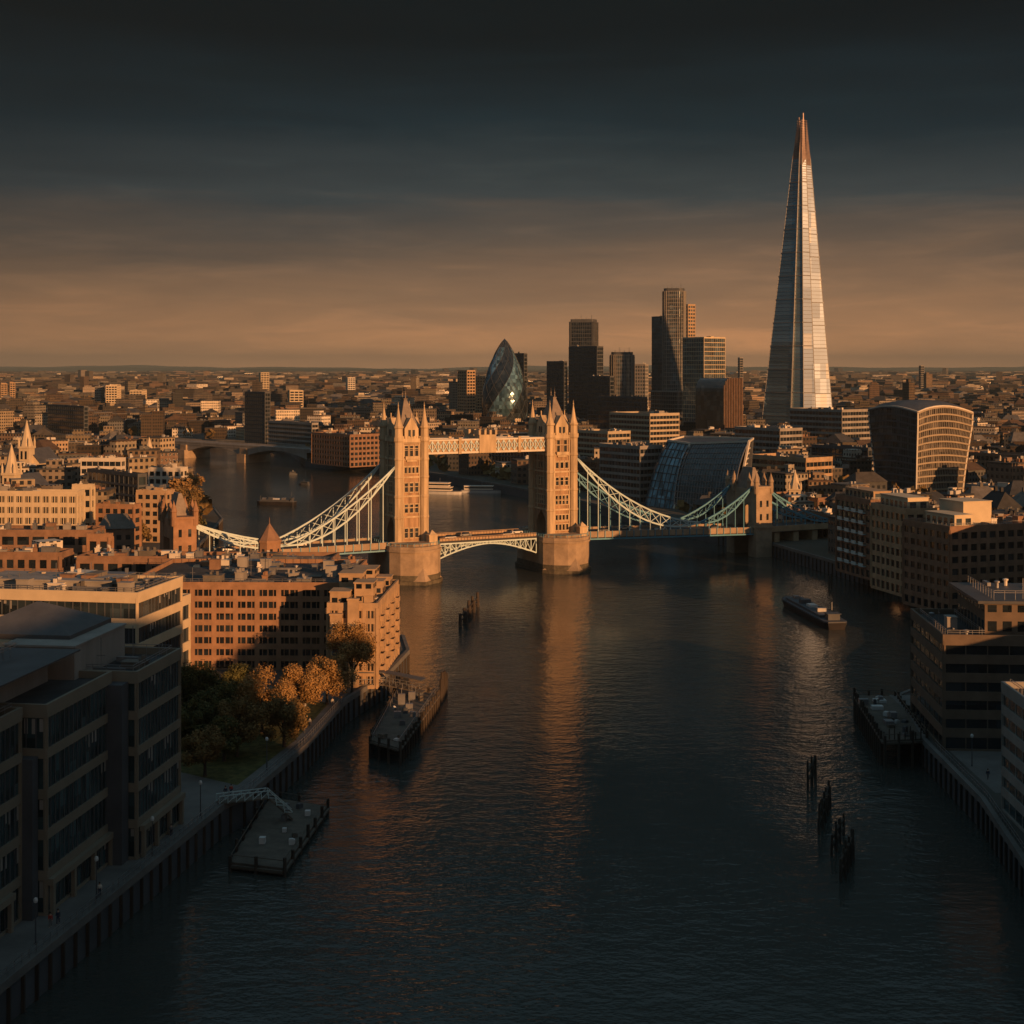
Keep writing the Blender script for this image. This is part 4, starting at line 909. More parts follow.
# egg-shaped tower
D_=1330; cx=X_(504.5,D_); hg=top_z(338,D_)-5; Rg=(528-481)/2/F*D_
t=thing('skyscraper','egg shaped spiral banded dark glass tower rising behind the high walkway','skyscraper',(cx,D_+Rg,5)); note(cx,D_+Rg,32)
prof=lambda u:Rg*((.88+.12*sin(min(1,u/.34)*PI/2)) if u<.34 else max(0,1-((u-.34)/.66)**1.75)**.86)
NR,NS=34,36; m=MB()
for j in range(NR):
    u0,u1=j/NR,(j+1)/NR; r0,r1=prof(u0),prof(u1)
    for i in range(NS):
        s0=j*.5; a,b=2*PI*(i+s0)/NS,2*PI*(i+1+s0)/NS; a2,b2=2*PI*(i+s0+.5)/NS,2*PI*(i+1.5+s0)/NS
        z0_,z1_=u0*hg,u1*hg; k=i%12; mt=1 if k<6 else 0
        if j>=NR-3: mt=1
        p=(r0*cos(a),r0*sin(a),z0_); q=(r0*cos(b),r0*sin(b),z0_); p2=(r1*cos(a2),r1*sin(a2),z1_); q2=(r1*cos(b2),r1*sin(b2),z1_)
        m.face([p,q,p2],mt)
        if r1>.05: m.face([q,q2,p2],mt)
m.build('glazing',[M['g_teal'],M['g_dim']],t)
m=MB()
for j in range(NR-1):
    u0,u1=j/NR,(j+1)/NR; r0,r1=prof(u0)+.15,prof(u1)+.15
    for i in range(0,NS,3):
        for s in (1,-1):
            a=2*PI*(i+s*j*.5)/NS; b=2*PI*(i+s*(j+1)*.5)/NS; m.bar((r0*cos(a),r0*sin(a),u0*hg),(r1*cos(b),r1*sin(b),u1*hg),.22)
m.build('diagrid_frame',M['dconc'],t)

# the spire skyscraper
D_=1324; cx=X_(802,D_); hs=top_z(113,D_)-5; yb=7
t=thing('skyscraper','very tall tapering glass spire skyscraper, sunlit on its right side','skyscraper',(cx,D_,5)); note(cx,D_+25,55)
def sh(px): return (px-802)/F*D_
# eight leaning facets: bottom outline (x,y) and top outline; left shade and right sunlight set into the glass colours
hb=0.0
bot=[sh(764),sh(789),sh(797),sh(817),sh(838)]
base=[(bot[0],22),(bot[1],-4),(bot[1]+1.5,-1.5),(bot[2]+4,-8),(bot[2]+4.4,-9.5),(bot[3],1.0),(bot[3]+.4,2.5),(bot[4],13),(bot[4]-6,44),(0,58),(bot[0]+8,46)]
topc=[(-3.4,2),(-1.2,-.6),(-1.0,.1),(-.5,-.6),(-.4,-1.0),(2.0,-.4),(2.2,0),(4.6,2),(3.8,5),(0,6),(-3,5)]
hts=[.86,.88,.88,.86,.86,.86,.84,.86,.84,.88,.86]
facet=['g_shade','g_dim','g_shade','g_dim','g_spire_sun','g_dim','g_spire_sun','g_dim','g_city','g_city','g_city']
n=len(base)
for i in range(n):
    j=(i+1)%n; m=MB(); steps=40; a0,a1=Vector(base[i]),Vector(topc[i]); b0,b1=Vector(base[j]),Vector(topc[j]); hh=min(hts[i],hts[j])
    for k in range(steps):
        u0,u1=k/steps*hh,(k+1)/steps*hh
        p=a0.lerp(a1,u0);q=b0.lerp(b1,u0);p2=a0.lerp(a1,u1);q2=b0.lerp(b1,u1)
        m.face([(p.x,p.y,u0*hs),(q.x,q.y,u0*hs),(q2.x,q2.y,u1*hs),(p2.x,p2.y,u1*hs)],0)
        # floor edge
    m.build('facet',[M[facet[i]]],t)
    fr=MB(); 
    for k in range(0,72):
        u0=k/72*hh; p=a0.lerp(a1,u0);q=b0.lerp(b1,u0)
        out_=Vector(((q-p).y,-(q-p).x)).normalized()*.12
        if (q-p).length>1: fr.bar((p.x+out_.x,p.y+out_.y,u0*hs),(q.x+out_.x,q.y+out_.y,u0*hs),.28 if k%6 else .8)
    p=a0;q=a0.lerp(a1,hts[i]); fr.bar((p.x,p.y,0),(q.x,q.y,hts[i]*hs),.5)
    fr.build('floor_edge',M['metal'],t)
m=MB()
for i in range(n):
    q=Vector(base[i]).lerp(Vector(topc[i]),hts[i]); u=min(1,hts[i]+.03); q2=Vector(base[i]).lerp(Vector(topc[i]),u*.995); m.bar((q.x,q.y,hts[i]*hs),(q2.x*.9,q2.y,u*hs),.5)
for k in range(26):
    u0=.79+k*.0075; P=[Vector(base[i]).lerp(Vector(topc[i]),u0) for i in range(n)]
    for i in range(n): m.bar((*(P[i]*.96),u0*hs),(*(P[(i+1)%n]*.96),u0*hs),.5)
m.bar((0,2,.7*hs),(0,3,.95*hs),3.0); m.build('spire_frame',M['copper'],t)
for (i,j,u1,px_) in ((0,2,.985,-.8),(1,4,.965,-.5),(4,5,1.0,.5),(6,7,.975,.9),(9,10,.99,0)):
    m=MB(); a0=Vector(base[i]).lerp(Vector(topc[i]),.84); b0_=Vector(base[j]).lerp(Vector(topc[j]),.84); a1=Vector(topc[i])*1.0; b1_=Vector(topc[j]); c1=a1.lerp(b1_,.5)+Vector((px_,0))
    nrm=Vector(((b0_-a0).y,-(b0_-a0).x)).normalized()*.3
    A=[(*a0,.84*hs),(*b0_,.84*hs),(*(c1.lerp(b1_,.25)),u1*hs),(*(c1.lerp(a1,.25)),u1*hs)]
    B=[(p[0]-nrm.x,p[1]-nrm.y,p[2]) for p in A]; m.face(A); m.face(B[::-1])
    for k in range(4): q=(k+1)%4; m.face([A[k],B[k],B[q],A[q]])
    m.build('spire_blade',M['copper'],t)

# curved top-heavy tower
D_=742; cx=X_(934,D_); hw=top_z(402,D_)-5
t=thing('office_building','bulging top heavy glass tower with arched roof and sunlit right face','office building',(cx+5.2,D_+6,5),0); note(cx,D_+18,45)
cl=X_(905,D_)-cx; xl0,xl1=X_(880,D_)-cx,X_(871,D_)-cx; xr0,xr1=X_(961,D_)-cx,X_(974,D_)-cx
def wf(u): return u**1.25 if u<.85 else (.85**1.25+ (u-.85)*.35)
cornerx=lambda u:cl+.6*wf(u); NL=13
def pl_(u): return Vector((xl0+(xl1-xl0)*wf(u),22))
def pc(u): return Vector((cornerx(u),-8-1.5*wf(u)))
def pr(u): return Vector((xr0+(xr1-xr0)*wf(u),8+2*wf(u)))
def pb(u): return Vector((1+0*u,40+3*wf(u)))
top_l=hw*.985
def ztop(v): # arch of the roof along the section
    return hw*(.905+.095*(1-(2*v-1)**2))
def face_strip(A,B,z0f,bulge,mat,nm,K=28,sun_side=False):
    ZT={'l':lambda s:top_l*(.91+.05*sin(PI*s)-.01*s),'r':lambda s:top_l*(.90+.07*sin(PI*s**.8)-.02*s),'b':lambda s:top_l*.88}[nm] if nm!='k' else (lambda s:top_l*(.88+.03*s))
    m=MB(); S=12
    out_=None
    def P(u,s):
        a,b=A(u),B(u); p=a.lerp(b,s); nrm=Vector(((b-a).y,-(b-a).x)).normalized(); return p+nrm*bulge*4*s*(1-s)
    for k in range(K):
        u0,u1=k/K,(k+1)/K
        for i in range(S):
            s0,s1=i/S,(i+1)/S; a=P(u0,s0);b=P(u0,s1);c=P(u1,s1);d_=P(u1,s0)
            m.face([(a.x,a.y,u0*ZT(s0)),(b.x,b.y,u0*ZT(s1)),(c.x,c.y,u1*ZT(s1)),(d_.x,d_.y,u1*ZT(s0))])
    m.build('glazing',M[mat],t,smooth=False)
    sl=MB(); fn=MB()
    for k in range(1,NL+1):
        u=k/NL
        for i in range(S):
            a=P(u,i/S);b=P(u,(i+1)/S); nrm=Vector(((b-a).y,-(b-a).x)).normalized()*.35
            sl.bar((a.x+nrm.x,a.y+nrm.y,u*ZT(i/S)-.2),(b.x+nrm.x,b.y+nrm.y,u*ZT((i+1)/S)-.2),.7,h=.8)
    for i in range(1,30):
        for k in range(10):
            a=P(k/10,i/30);b=P((k+1)/10,i/30); nrm=Vector(((pc(.5)-pl_(.5)).y,-(pc(.5)-pl_(.5)).x)).normalized()*.2
            fn.bar((a.x,a.y-.2,k/10*ZT(i/30)),(b.x,b.y-.2,(k+1)/10*ZT(i/30)),.2,h=.35)
    sl.build('floor_edge',M['sun_edge'] if sun_side else M['dconc'],t)
    fn.build('fin',M['conc'] if sun_side else M['dconc'],t)
    return P
Pf=face_strip(pl_,pc,0,1.0,'g_city','l'); Pg=face_strip(pc,pr,0,2.2,'g_sun_side','r',sun_side=True)
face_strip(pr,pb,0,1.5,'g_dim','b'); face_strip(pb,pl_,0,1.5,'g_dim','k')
# roof: arched lid
rim=[Pf(1,i/8) for i in range(8)]+[Pg(1,i/8) for i in range(9)]
back=[pr(1).lerp(pb(1),i/6) for i in range(1,7)]+[pb(1).lerp(pl_(1),i/6) for i in range(1,6)]
RM_=rim+back; cen=sum(RM_,Vector((0,0)))/len(RM_); m=MB(); K=7
ZR=[top_l*(.91+.05*sin(PI*i/8)-.01*i/8) for i in range(8)]+[top_l*(.90+.07*sin(PI*(i/8)**.8)-.02*i/8) for i in range(9)]+[top_l*.88]*6+[top_l*(.88+.03*i/6) for i in range(1,6)]
def rz_(z_,s): return hw*1.015+(z_+.4-hw*1.015)*s**2.6
xs=[p.x for p in RM_]
for i in range(len(RM_)):
    a,b=RM_[i],RM_[(i+1)%len(RM_)]
    for k in range(K):
        s0,s1=k/K,(k+1)/K; q=[cen.lerp(a,s0),cen.lerp(b,s0),cen.lerp(b,s1),cen.lerp(a,s1)]
        za_,zb_=ZR[i],ZR[(i+1)%len(ZR)]; zz=[rz_(za_,s0),rz_(zb_,s0),rz_(zb_,s1),rz_(za_,s1)]
        if k==0: m.face([(*q[0],zz[0]),(*q[3],zz[3]),(*q[2],zz[2])])
        else: m.face([(*q[0],zz[0]),(*q[3],zz[3]),(*q[2],zz[2]),(*q[1],zz[1])])
m.build('roof',M['lead'],t,smooth=True)
m=MB()
for A_ in (pl_,pc,pr):
    for k in range(16): a=A_(k/16); b=A_((k+1)/16); tz=top_l*(.91 if A_ is pl_ else .9 if A_ is pc else .88); m.bar((a.x,a.y-.3,k/16*tz),(b.x,b.y-.3,(k+1)/16*tz),.75)
for i in range(len(rim)-1): a,b=rim[i],rim[i+1]; m.bar((a.x,a.y,ZR[i]+.4),(b.x,b.y,ZR[i+1]+.4),1.0)
m.build('frame',M['white'],t)

# slanted glass hall by the river
D_=655; t=thing('glass_hall','slanted glass riverside hall with lit white roof edge behind the right suspension chain','office building',(0,0,0))
zt=top_z(440,D_+12)
def V(px,D,z): return Vector((X_(px,D),D,z))
b0=V(645,D_+36,5); b1=V(674,D_+18,5); b2=V(734,D_-16,5); b3=V(748,D_+12,5); b4=V(668,D_+62,5)
tv=lambda px,py,D:V(px,D,top_z(py,D))
t0=tv(668,441,D_+44); t1=tv(690,444,D_+30); t2=tv(749,442,D_-4); t3=tv(753,439,D_+22); t4=tv(684,437,D_+64)
note(X_(700,D_),D_+20,52)
def quad_glass(a,b,c,d_,mat,nu,nv,nm='glazing',fm='dconc',fw=.3):
    m=MB(); m.face([a,b,c,d_]); g=m.build(nm,M[mat],t); f_=MB(); nrm=(b-a).cross(d_-a).normalized()*.12
    for i in range(nu+1): p=a.lerp(b,i/nu)+nrm; q=d_.lerp(c,i/nu)+nrm; f_.bar(p,q,fw)
    for i in range(nv+1): p=a.lerp(d_,i/nv)+nrm; q=b.lerp(c,i/nv)+nrm; f_.bar(p,q,fw*1.3)
    f_.build('mullion',M[fm],g)
def curved_glass(a,b,c,d_,mat,nu,nv,fm,fw,bul):
    nrm=(b-a).cross(d_-a).normalized(); P=lambda u,v:a.lerp(b,u).lerp(d_.lerp(c,u),v)+nrm*bul*4*v*(1-v)*(.6+.4*v)
    m=MB()
    for i in range(nu):
        for j in range(nv): m.face([P(i/nu,j/nv),P((i+1)/nu,j/nv),P((i+1)/nu,(j+1)/nv),P(i/nu,(j+1)/nv)])
    g=m.build('glazing',M[mat],t); f_=MB(); o_=nrm*.15
    for i in range(nu+1):
        for j in range(nv): f_.bar(P(i/nu,j/nv)+o_,P(i/nu,(j+1)/nv)+o_,fw)
    for j in range(nv+1): f_.bar(P(0,j/nv)+o_,P(1,j/nv)+o_,fw*1.6); f_.bar(P(0,j/nv)+o_*2,P(.04,j/nv)+o_*2,fw*3)
    for j in range(nv):
        for u in (0,.05,1): f_.bar(P(u,j/nv)+o_*2,P(u,(j+1)/nv)+o_*2,.35 if u!=.05 else .2)
    f_.build('mullion',M[fm],g)
curved_glass(b0,b1,t1,t0,'g_teal',6,8,'dconc',.2,2.0); curved_glass(b1,b2,t2,t1,'g_dark',22,12,'metal',.13,3.2); quad_glass(b2,b3,t3,t2,'g_dark',8,8); quad_glass(b3,b4,t4,t3,'g_dark',8,8); quad_glass(b4,b0,t0,t4,'g_dark',8,8)
m=MB(); m.face([t0,t1,t2,t3,t4]); m.build('roof',M['lead'],t)
m=MB()
for a,b in ((t0,t1),(t1,t2),(t2,t3),(t0,t4),(t4,t3),(b2,t2),(b1,t1)): m.bar(a+Vector((0,-.3,.3)),b+Vector((0,-.3,.3)),.9)
for i in range(9):
    a=b2.lerp(t2,.35+.07*i); b=b3.lerp(t3,.35+.07*i); m.bar(a+Vector((.4,-.4,0)),a.lerp(b,.25)+Vector((.4,-.4,0)),.5); 
for i in range(0):
    a=t4.lerp(t3,i/13)+Vector((0,0,.4)); b=t1.lerp(t2,i/13)+Vector((0,0,.4)); m.bar(a,b,.35)
m.build('roof_frame',M['white'],t)

# ================================================================ unseen blocks added out of frame, sized to throw shade over the foreground
for i,(x,y,a,b,h,l) in enumerate(((172,-200,50,175,86,'tall added shade block out of frame on the right bank behind the viewpoint'),
    (136,-24,14,54,66,'tall added shade block out of frame on the right bank beside the low one'),
    (136,36,14,46,47,'low added shade block out of frame on the right bank'),
    (130,84,8,8,58,'slim added shade block out of frame on the right bank beside the low one'),
    (172,112,50,102,34,'lower added shade block out of frame on the right bank nearest the jetty'),
    (182,332,36,42,33,'added shade block out of frame on the right bank behind the third warehouse'))):
    hero_w('office_building',l,'office building',(x,y),0,a,b,h-5,fh=4,bay=6,style='ribbon',wall='conc',gl='g_dim',D=900,clut=2,seed=50+i)
# ================================================================ TREES
def leaf_cloud(R0,zc,n,size,rr,sq=.95,clumps=22):
    m=MB(); cs=[]
    for i in range(clumps):
        th=rr.uniform(0,2*PI); ph=math.acos(rr.uniform(-.75,1)); q=rr.uniform(.30,.80)*R0
        cs.append((q*sin(ph)*cos(th),q*sin(ph)*sin(th),zc+q*cos(ph)*sq,rr.uniform(.20,.38)*R0))
    for i in range(n):
        cx,cy,cz,cr=rr.choice(cs); v=Vector((rr.gauss(0,1),rr.gauss(0,1),rr.gauss(0,1))).normalized()*cr*rr.uniform(.45,1.08)
        p=Vector((cx,cy,cz))+v; s=size*rr.uniform(.6,1.5)
        a=Vector((rr.gauss(0,1),rr.gauss(0,1),rr.gauss(0,.6))).normalized(); b=a.cross(v+Vector((.01,.02,.03))).normalized()
        m.face([p-a*s-b*s*.5,p+a*s*.2-b*s*.6,p+a*s,p+b*s*.7])
    return m,cs
def make_tree(kind,R0,h,n,size,seed,mat,label='',limbs=True):
    rr=random.Random(seed); t=thing(kind,label,'tree'); zc=h-R0*.85
    m,cs=leaf_cloud(R0,zc,n,size,rr); 
    k=MB(); k.lathe(0,0,[(.38,-.2),(.28,.8),(.22,zc*.5),(.16,zc)],8)
    for c in cs[:10]: k.bar((0,0,zc*rr.uniform(.35,.75)),(c[0]*.9,c[1]*.9,c[2]),.14)
    k.build('trunk',M['bark'],t); m.build('crown',M[mat],t)
    return t
near=[ # px, py(crown centre), D, R, mat
(352,646,294,6.6,'leaf_o','big orange autumn tree against the river wing of the brick row'),
(327,674,284,5.6,'leaf_o','round orange autumn tree second from the brick wing'),
(301,688,272,5.8,'leaf_o','orange autumn tree third from the brick wing, in front of the round one'),
(262,706,262,6.0,'leaf_o','orange topped autumn tree fourth from the brick wing'),
(284,733,252,4.9,'leaf_b','shaded brown tree at the quay edge below the orange trees'),
(237,752,246,5.2,'leaf_b','dark brown tree near the quay corner by the gangway'),
(212,728,256,5.6,'leaf_g','dark green tree between the office corner and the orange trees'),
(196,705,272,5.8,'leaf_g','tall dark green tree beside the stepped office corner'),
(232,698,282,4.6,'leaf_g','small dark tree in front of the shaded brick wall'),
(205,775,234,4.2,'leaf_b','small shaded tree beside the office colonnade'),
(248,738,262,4.6,'leaf_b','shaded brown tree in the middle of the riverside garden'),
(224,765,243,4.0,'leaf_g','small dark green tree just behind the quay corner tree'),
(192,745,250,4.8,'leaf_g','dark green tree hard against the far office corner'),
]
protos={}
for i,(px,py,D_,R0,mt,lb) in enumerate(near):
    h=top_z(py,D_)-5+R0*.85
    t=make_tree('autumn_tree' if mt!='leaf_g' else 'park_tree',R0,max(h,R0*1.9),13000,.17,100+i,mt,lb); t.location=(X_(px,D_),D_,5); t['group']='trees in the riverside garden'; note(t.location.x,t.location.y,6)
mid=[]
mt_protos=[make_tree('riverside_tree',4.6,10,1500,.5,200+i,m_) for i,m_ in enumerate(('leaf_b','leaf_g','leaf_b'))]
spots=[]
for i,(px,py) in enumerate(((196,508),(203,504),(209,512),(213,520),(206,522),(199,500),(192,494),(217,527),(211,528),(190,488),(201,515))):
    p=pt(px,py+10,5); spots.append((p.x-8,p.y,'on the bank above the left gatehouse'))
for i,(px,py) in enumerate(((130,545),(142,548),(150,541),(120,530),(160,530),(70,455),(60,450),(115,480),(30,470),(225,560),(240,565))):
    p=pt(px,py,5); spots.append((p.x,p.y,'among the left bank roofs'))
for i,(px,py) in enumerate(((770,545),(782,548),(828,560),(700,500),(715,560),(880,560),(590,505),(655,540),(980,560),(780,470),(860,470),(1000,480))):
    p=pt(px,py,5); spots.append((p.x,p.y,'on the right bank behind the quay'))
big=[(-131,572,1.9),(-136,588,2.1),(-146,604,1.8),(-142,628,1.9),(-158,655,1.7)]
for i,(x,y,s) in enumerate(big):
    t=make_tree('riverside_tree',4.6,10.5,3200,.26,300+i,'leaf_b' if i%2==0 else 'leaf_o',f'large brown tree on the water edge above the left gatehouse, {["nearest","second","third","fourth","farthest"][i]} up the river'); t.location=(x,y,4.5); t.scale=(s,s,s); t['group']='large trees on the upstream bank'; note(x,y,9)
spots=[s for s in spots if not in_poly(s[0],s[1],RIVER) and dist_bank(s[0],s[1])>2]
used=set(); cnt={}
ordn=['first','second','third','fourth','fifth','sixth','seventh','eighth','ninth','tenth','eleventh','twelfth','thirteenth','fourteenth','fifteenth','sixteenth','seventeenth','eighteenth','nineteenth','twentieth']
def nth(i):
    if i<20: return ordn[i]
    tens=['twenty','thirty','forty','fifty','sixty'][i//10-2] if i<70 else 'seventy'
    return tens+' '+ordn[i%10]
spots.sort(key=lambda s:(s[2],s[0]/s[1]))
for i,(x,y,pl) in enumerate(spots):
    k=i%3
    if k in used: t=copy_tree(mt_protos[k])
    else: t=mt_protos[k]; used.add(k)
    c=cnt.get(pl,0); cnt[pl]=c+1; s=.8+.4*((i*37)%10)/10
    t['label']=f"{'brown' if k!=1 else 'dark green'} tree {pl}, {nth(c)} from the left"; t['group']='trees '+pl
    note(x,y,5); t.location=(x,y,5); t.scale=(s,s,s); t.rotation_euler=(0,0,i*1.3)

# ================================================================ RIVERSIDE FURNITURE
# promenade and garden surfaces
def sheet(name,P,z,mat):
    bm=bmesh.new(); f=bm.faces.new([bm.verts.new((x,y,z)) for x,y in P]); bm.normal_update()
    if f.normal.z<0: f.normal_flip()
    bmesh.ops.triangulate(bm,faces=[f]); me=bpy.data.meshes.new(name); bm.to_mesh(me); bm.free(); me.materials.append(mat); o=bpy.data.objects.new(name,me); col.objects.link(o); tag(o,kind='structure')
sheet('promenade',[(-75,100),(-60.2,100),(-56.2,155),(-45,219),(-42,226),(-37.4,254),(-34.3,288),(-33,300),(-80,300),(-82,215),(-100,150)],5.012,M['paving'])
sheet('garden',[(-44,229),(-39,256),(-36.5,285),(-62,300),(-75,262),(-60,240)],5.03,M['leaf_g'])
sheet('riverside_path',[(76,225),(77,292),(150,292),(150,225)],5.012,M['paving'])
# railing along the left promenade
for q,(P,lab) in enumerate((([(-57.9,120),(-55.6,155),(-44.4,219),(-41.4,226),(-36.8,254),(-33.8,286)],'thin metal railing along the left quay edge'),([(66.8,110),(69.6,190),(73.6,222),(74.6,252)],'thin metal railing along the right quay edge'))):
    m=MB()
    for a,b in zip(P,P[1:]):
        a=Vector((*a,5.25)); b=Vector((*b,5.25)); n=int((b-a).length/1.6)
        for i in range(n): p=a.lerp(b,i/n); m.bar(p,p+Vector((0,0,1.1)),.07)
        for zz in (.55,1.1): m.bar(a+Vector((0,0,zz)),b+Vector((0,0,zz)),.06)
    tag(m.build('railing',M['metal']),lab,'railing')
def lamp():
    t=thing('street_lamp','','street lamp'); m=MB(); m.lathe(0,0,[(.14,0),(.1,.4),(.06,4.6),(.05,4.8)],8); m.build('pole',M['dconc'],t)
    m=MB(); m.lathe(0,0,[(0,4.75),(.22,4.85),(.28,5.1),(.2,5.35),(0,5.45)],8); m.build('lamp_globe',M['hullw'],t); return t
L0=lamp(); pos=[((-54.5,166),'by the office steps'),((-51.5,180),'by the first colonnade'),((-48.5,196),'by the second colonnade'),((-45.6,213),'beside the gangway head'),((-40,238),'beside the dark brown tree'),((-37.2,262),'by the orange trees'),((-34.7,290),'at the foot of the biggest orange tree'),((-60,158),'near the office wall'),((78,240),'below the striped right wall')]
for i,((x,y),pl) in enumerate(pos):
    t=L0 if i==0 else copy_tree(L0); t.location=(x-.8,y,5); t['label']=f'slim lamp post with pale globe {pl}'; t['group']='lamp posts along the quays'
# pontoons and jetties
def platform(name,label,C,z,th,mat,pile_n,pz=-3,ptop=1.0,rail=True,cat='jetty'):
    t=thing(name,label,cat,(0,0,0)); C=[Vector((x,y,0)) for x,y in C]
    m=MB(); P=[(c.x,c.y) for c in C]
    area=sum(P[i][0]*P[(i+1)%4][1]-P[(i+1)%4][0]*P[i][1] for i in range(4))
    if area<0: P=P[::-1]; C=C[::-1]
    m.prism(P,z-th,z); m.build('deck',M[mat],t)
    for i in range(4):
        a,b=C[i],C[(i+1)%4]; L=(b-a).length; k=max(2,int(L/pile_n)); rl=MB()
        n_=Vector(((b-a).y,-(b-a).x,0)).normalized()*.25
        for j in range(k):
            p=a.lerp(b,j/k)+n_; q=MB(); q.lathe(p.x,p.y,[(.26,pz),(.26,z+ptop*(.6+.5*((j*7+i*3)%5)/5)),(0,z+ptop*(.6+.5*((j*7+i*3)%5)/5))],7); q.build('pile',M['timber'],t)
        rl.bar(a+n_+Vector((0,0,z-th*.5)),b+n_+Vector((0,0,z-th*.5)),.35)
        if rail: rl.bar(a+Vector((0,0,z+1.05)),b+Vector((0,0,z+1.05)),.1)
        rl.build('waling',M['deckw'],t)
    return t
cs=[pt(231,862,1.2),pt(283,868,1.2),pt(327,806,1.2),pt(270,797,1.2)]
p1=platform('pontoon','flat floating pontoon at the foot of the railed gangway, lower left',[(c.x,c.y) for c in cs],1.2,1.0,'deckw',4.5,ptop=1.6,cat='pontoon')
for (u,v,s) in ((.35,.3,.9),(.6,.5,.6),(.8,.8,.8)):
    a=cs[0].lerp(cs[1],u); b=cs[3].lerp(cs[2],u); p=a.lerp(b,v); m=MB(); m.box(p.x-s/2,p.x+s/2,p.y-s/2,p.y+s/2,1.2,1.2+s); m.build('deck_box',M['hullw'],p1)
def gangway(label,P,wd=1.6,roof=False):
    t=thing('gangway',label,'gangway',(0,0,0)); m=MB(); r_=MB()
    for a,b in zip(P,P[1:]):
        a=Vector(a); b=Vector(b); m.bar(a,b,wd,h=.25); s=(b-a).cross(Vector((0,0,1))).normalized()*wd/2
        for q in (-1,1):
            A,B=a+s*q,b+s*q; n=max(2,int((B-A).length/1.3))
            r_.bar(A+Vector((0,0,1.2)),B+Vector((0,0,1.2)),.12)
            for i in range(n):
                x=A.lerp(B,i/n); y=A.lerp(B,(i+1)/n); r_.bar(x,x+Vector((0,0,1.2)),.1); r_.bar(x+Vector((0,0,.1)),y+Vector((0,0,1.15)),.07)
    m.build('walk',M['deckw'],t); r_.build('railing',M['wpaint'] if not roof else M['metal'],t)
    if roof:
        m=MB()
        for a,b in zip(P,P[1:]): m.bar(Vector(a)+Vector((0,0,2.6)),Vector(b)+Vector((0,0,2.6)),wd+.5,h=.2)
        m.build('canopy',M['lead'],t)
a=pt(218,803,5.2); b=pt(268,797,5.0); c=pt(292,818,1.4)
gangway('white railed gangway from the left quay down to the pontoon',[tuple(a),tuple(b),tuple(c)])
cs=[pt(371,740,3.2),pt(399,748,3.2),pt(438,694,3.2),pt(398,688,3.2)]
p2=platform('jetty','dark timber jetty on piles below the orange trees, with covered gangway',[(c.x,c.y) for c in cs],3.2,.7,'deckw',2.6,ptop=1.3)
for k,(u,v) in enumerate(((.4,.45),(.6,.6),(.5,.8),(.3,.7))):
    a=cs[0].lerp(cs[1],u); b=cs[3].lerp(cs[2],u); p=a.lerp(b,v); m=MB(); m.box(p.x-.7,p.x+.7,p.y-.5,p.y+.5,3.2,4.4+k*.3); m.bar((p.x,p.y,4),(p.x,p.y,6.5),.12); m.build('deck_hut',M['metal'],p2)
rj=random.Random(3)
def deck_clutter(root,cs,z,n,mats=('metal','dconc','hullw','deckw')):
    for k in range(n):
        u,v=rj.uniform(.12,.88),rj.uniform(.05,.95); a=cs[0].lerp(cs[1],u); b=cs[3].lerp(cs[2],u); p=a.lerp(b,v); s_=rj.uniform(.25,.8); h=rj.uniform(.3,1.1); T=Matrix.Translation((p.x,p.y,z+.01)) @ Matrix.Rotation(rj.uniform(0,1.5),4,'Z')
        m=MB(); m.box(-s_,s_,-s_*.6,s_*.6,0,h,T=T); m.box(-s_*.9,s_*.5,-s_*.5,s_*.5,h,h+.12,T=T); m.build('deck_gear',M[rj.choice(mats)],root)
deck_clutter(p2,cs,3.2,16); deck_clutter(p1,[pt(231,862,1.2),pt(283,868,1.2),pt(327,806,1.2),pt(270,797,1.2)],1.2,5)
m=MB()
for u in (.06,.94):
    for k in range(18):
        a=cs[0].lerp(cs[1],u); b=cs[3].lerp(cs[2],u); p=a.lerp(b,k/18); q=a.lerp(b,(k+1)/18); m.bar((p.x,p.y,3.2),(p.x,p.y,4.3),.1); m.bar((p.x,p.y,4.3),(q.x,q.y,4.3),.08)
m.build('railing',M['metal'],p2)
gangway('covered gangway from the garden quay to the dark timber jetty',[tuple(pt(358,684,5.4)),tuple(pt(385,684,5.2)),tuple(pt(424,692,4.2))],2.0,True)
cs=[(66.8,256.5),(74.6,258),(78,291),(70.2,292)]
p3=platform('jetty','dark timber jetty with pale crates beside the brown banded building on the right',cs,5.0,.9,'deckw',2.3,ptop=1.5)
deck_clutter(p3,[Vector((x,y,0)) for x,y in cs],5.0,14)
for k in range(9):
    m=MB(); x,y=66.9+k*.95,257.2; m.bar((x,y,5),(x,y,6.4+.5*(k%3)),.16); m.build('post',M['timber'],p3)
for k,(x,y,a,b,h) in enumerate(((69.8,284,1.8,1.2,1.1),(71.5,280,2.2,1.4,.7),(70.6,268,1.6,2.0,.8),(73.5,286,2.4,2.0,.5),(72.5,272,1.2,1.2,1.4))):
    m=MB(); m.box(x-a/2,x+a/2,y-b/2,y+b/2,0,h); o=m.build('crate',M['hullw' if k%2 else 'metal']); o.location=(0,0,5.02); tag(o,['low pale grey crate at the far left of the right hand jetty','flat white crate second from the far end of the right hand jetty','grey crate on the near half of the right hand jetty','broad flat white crate by the far right corner of the jetty','tall grey crate in the middle of the right hand jetty'][k],'crate',)
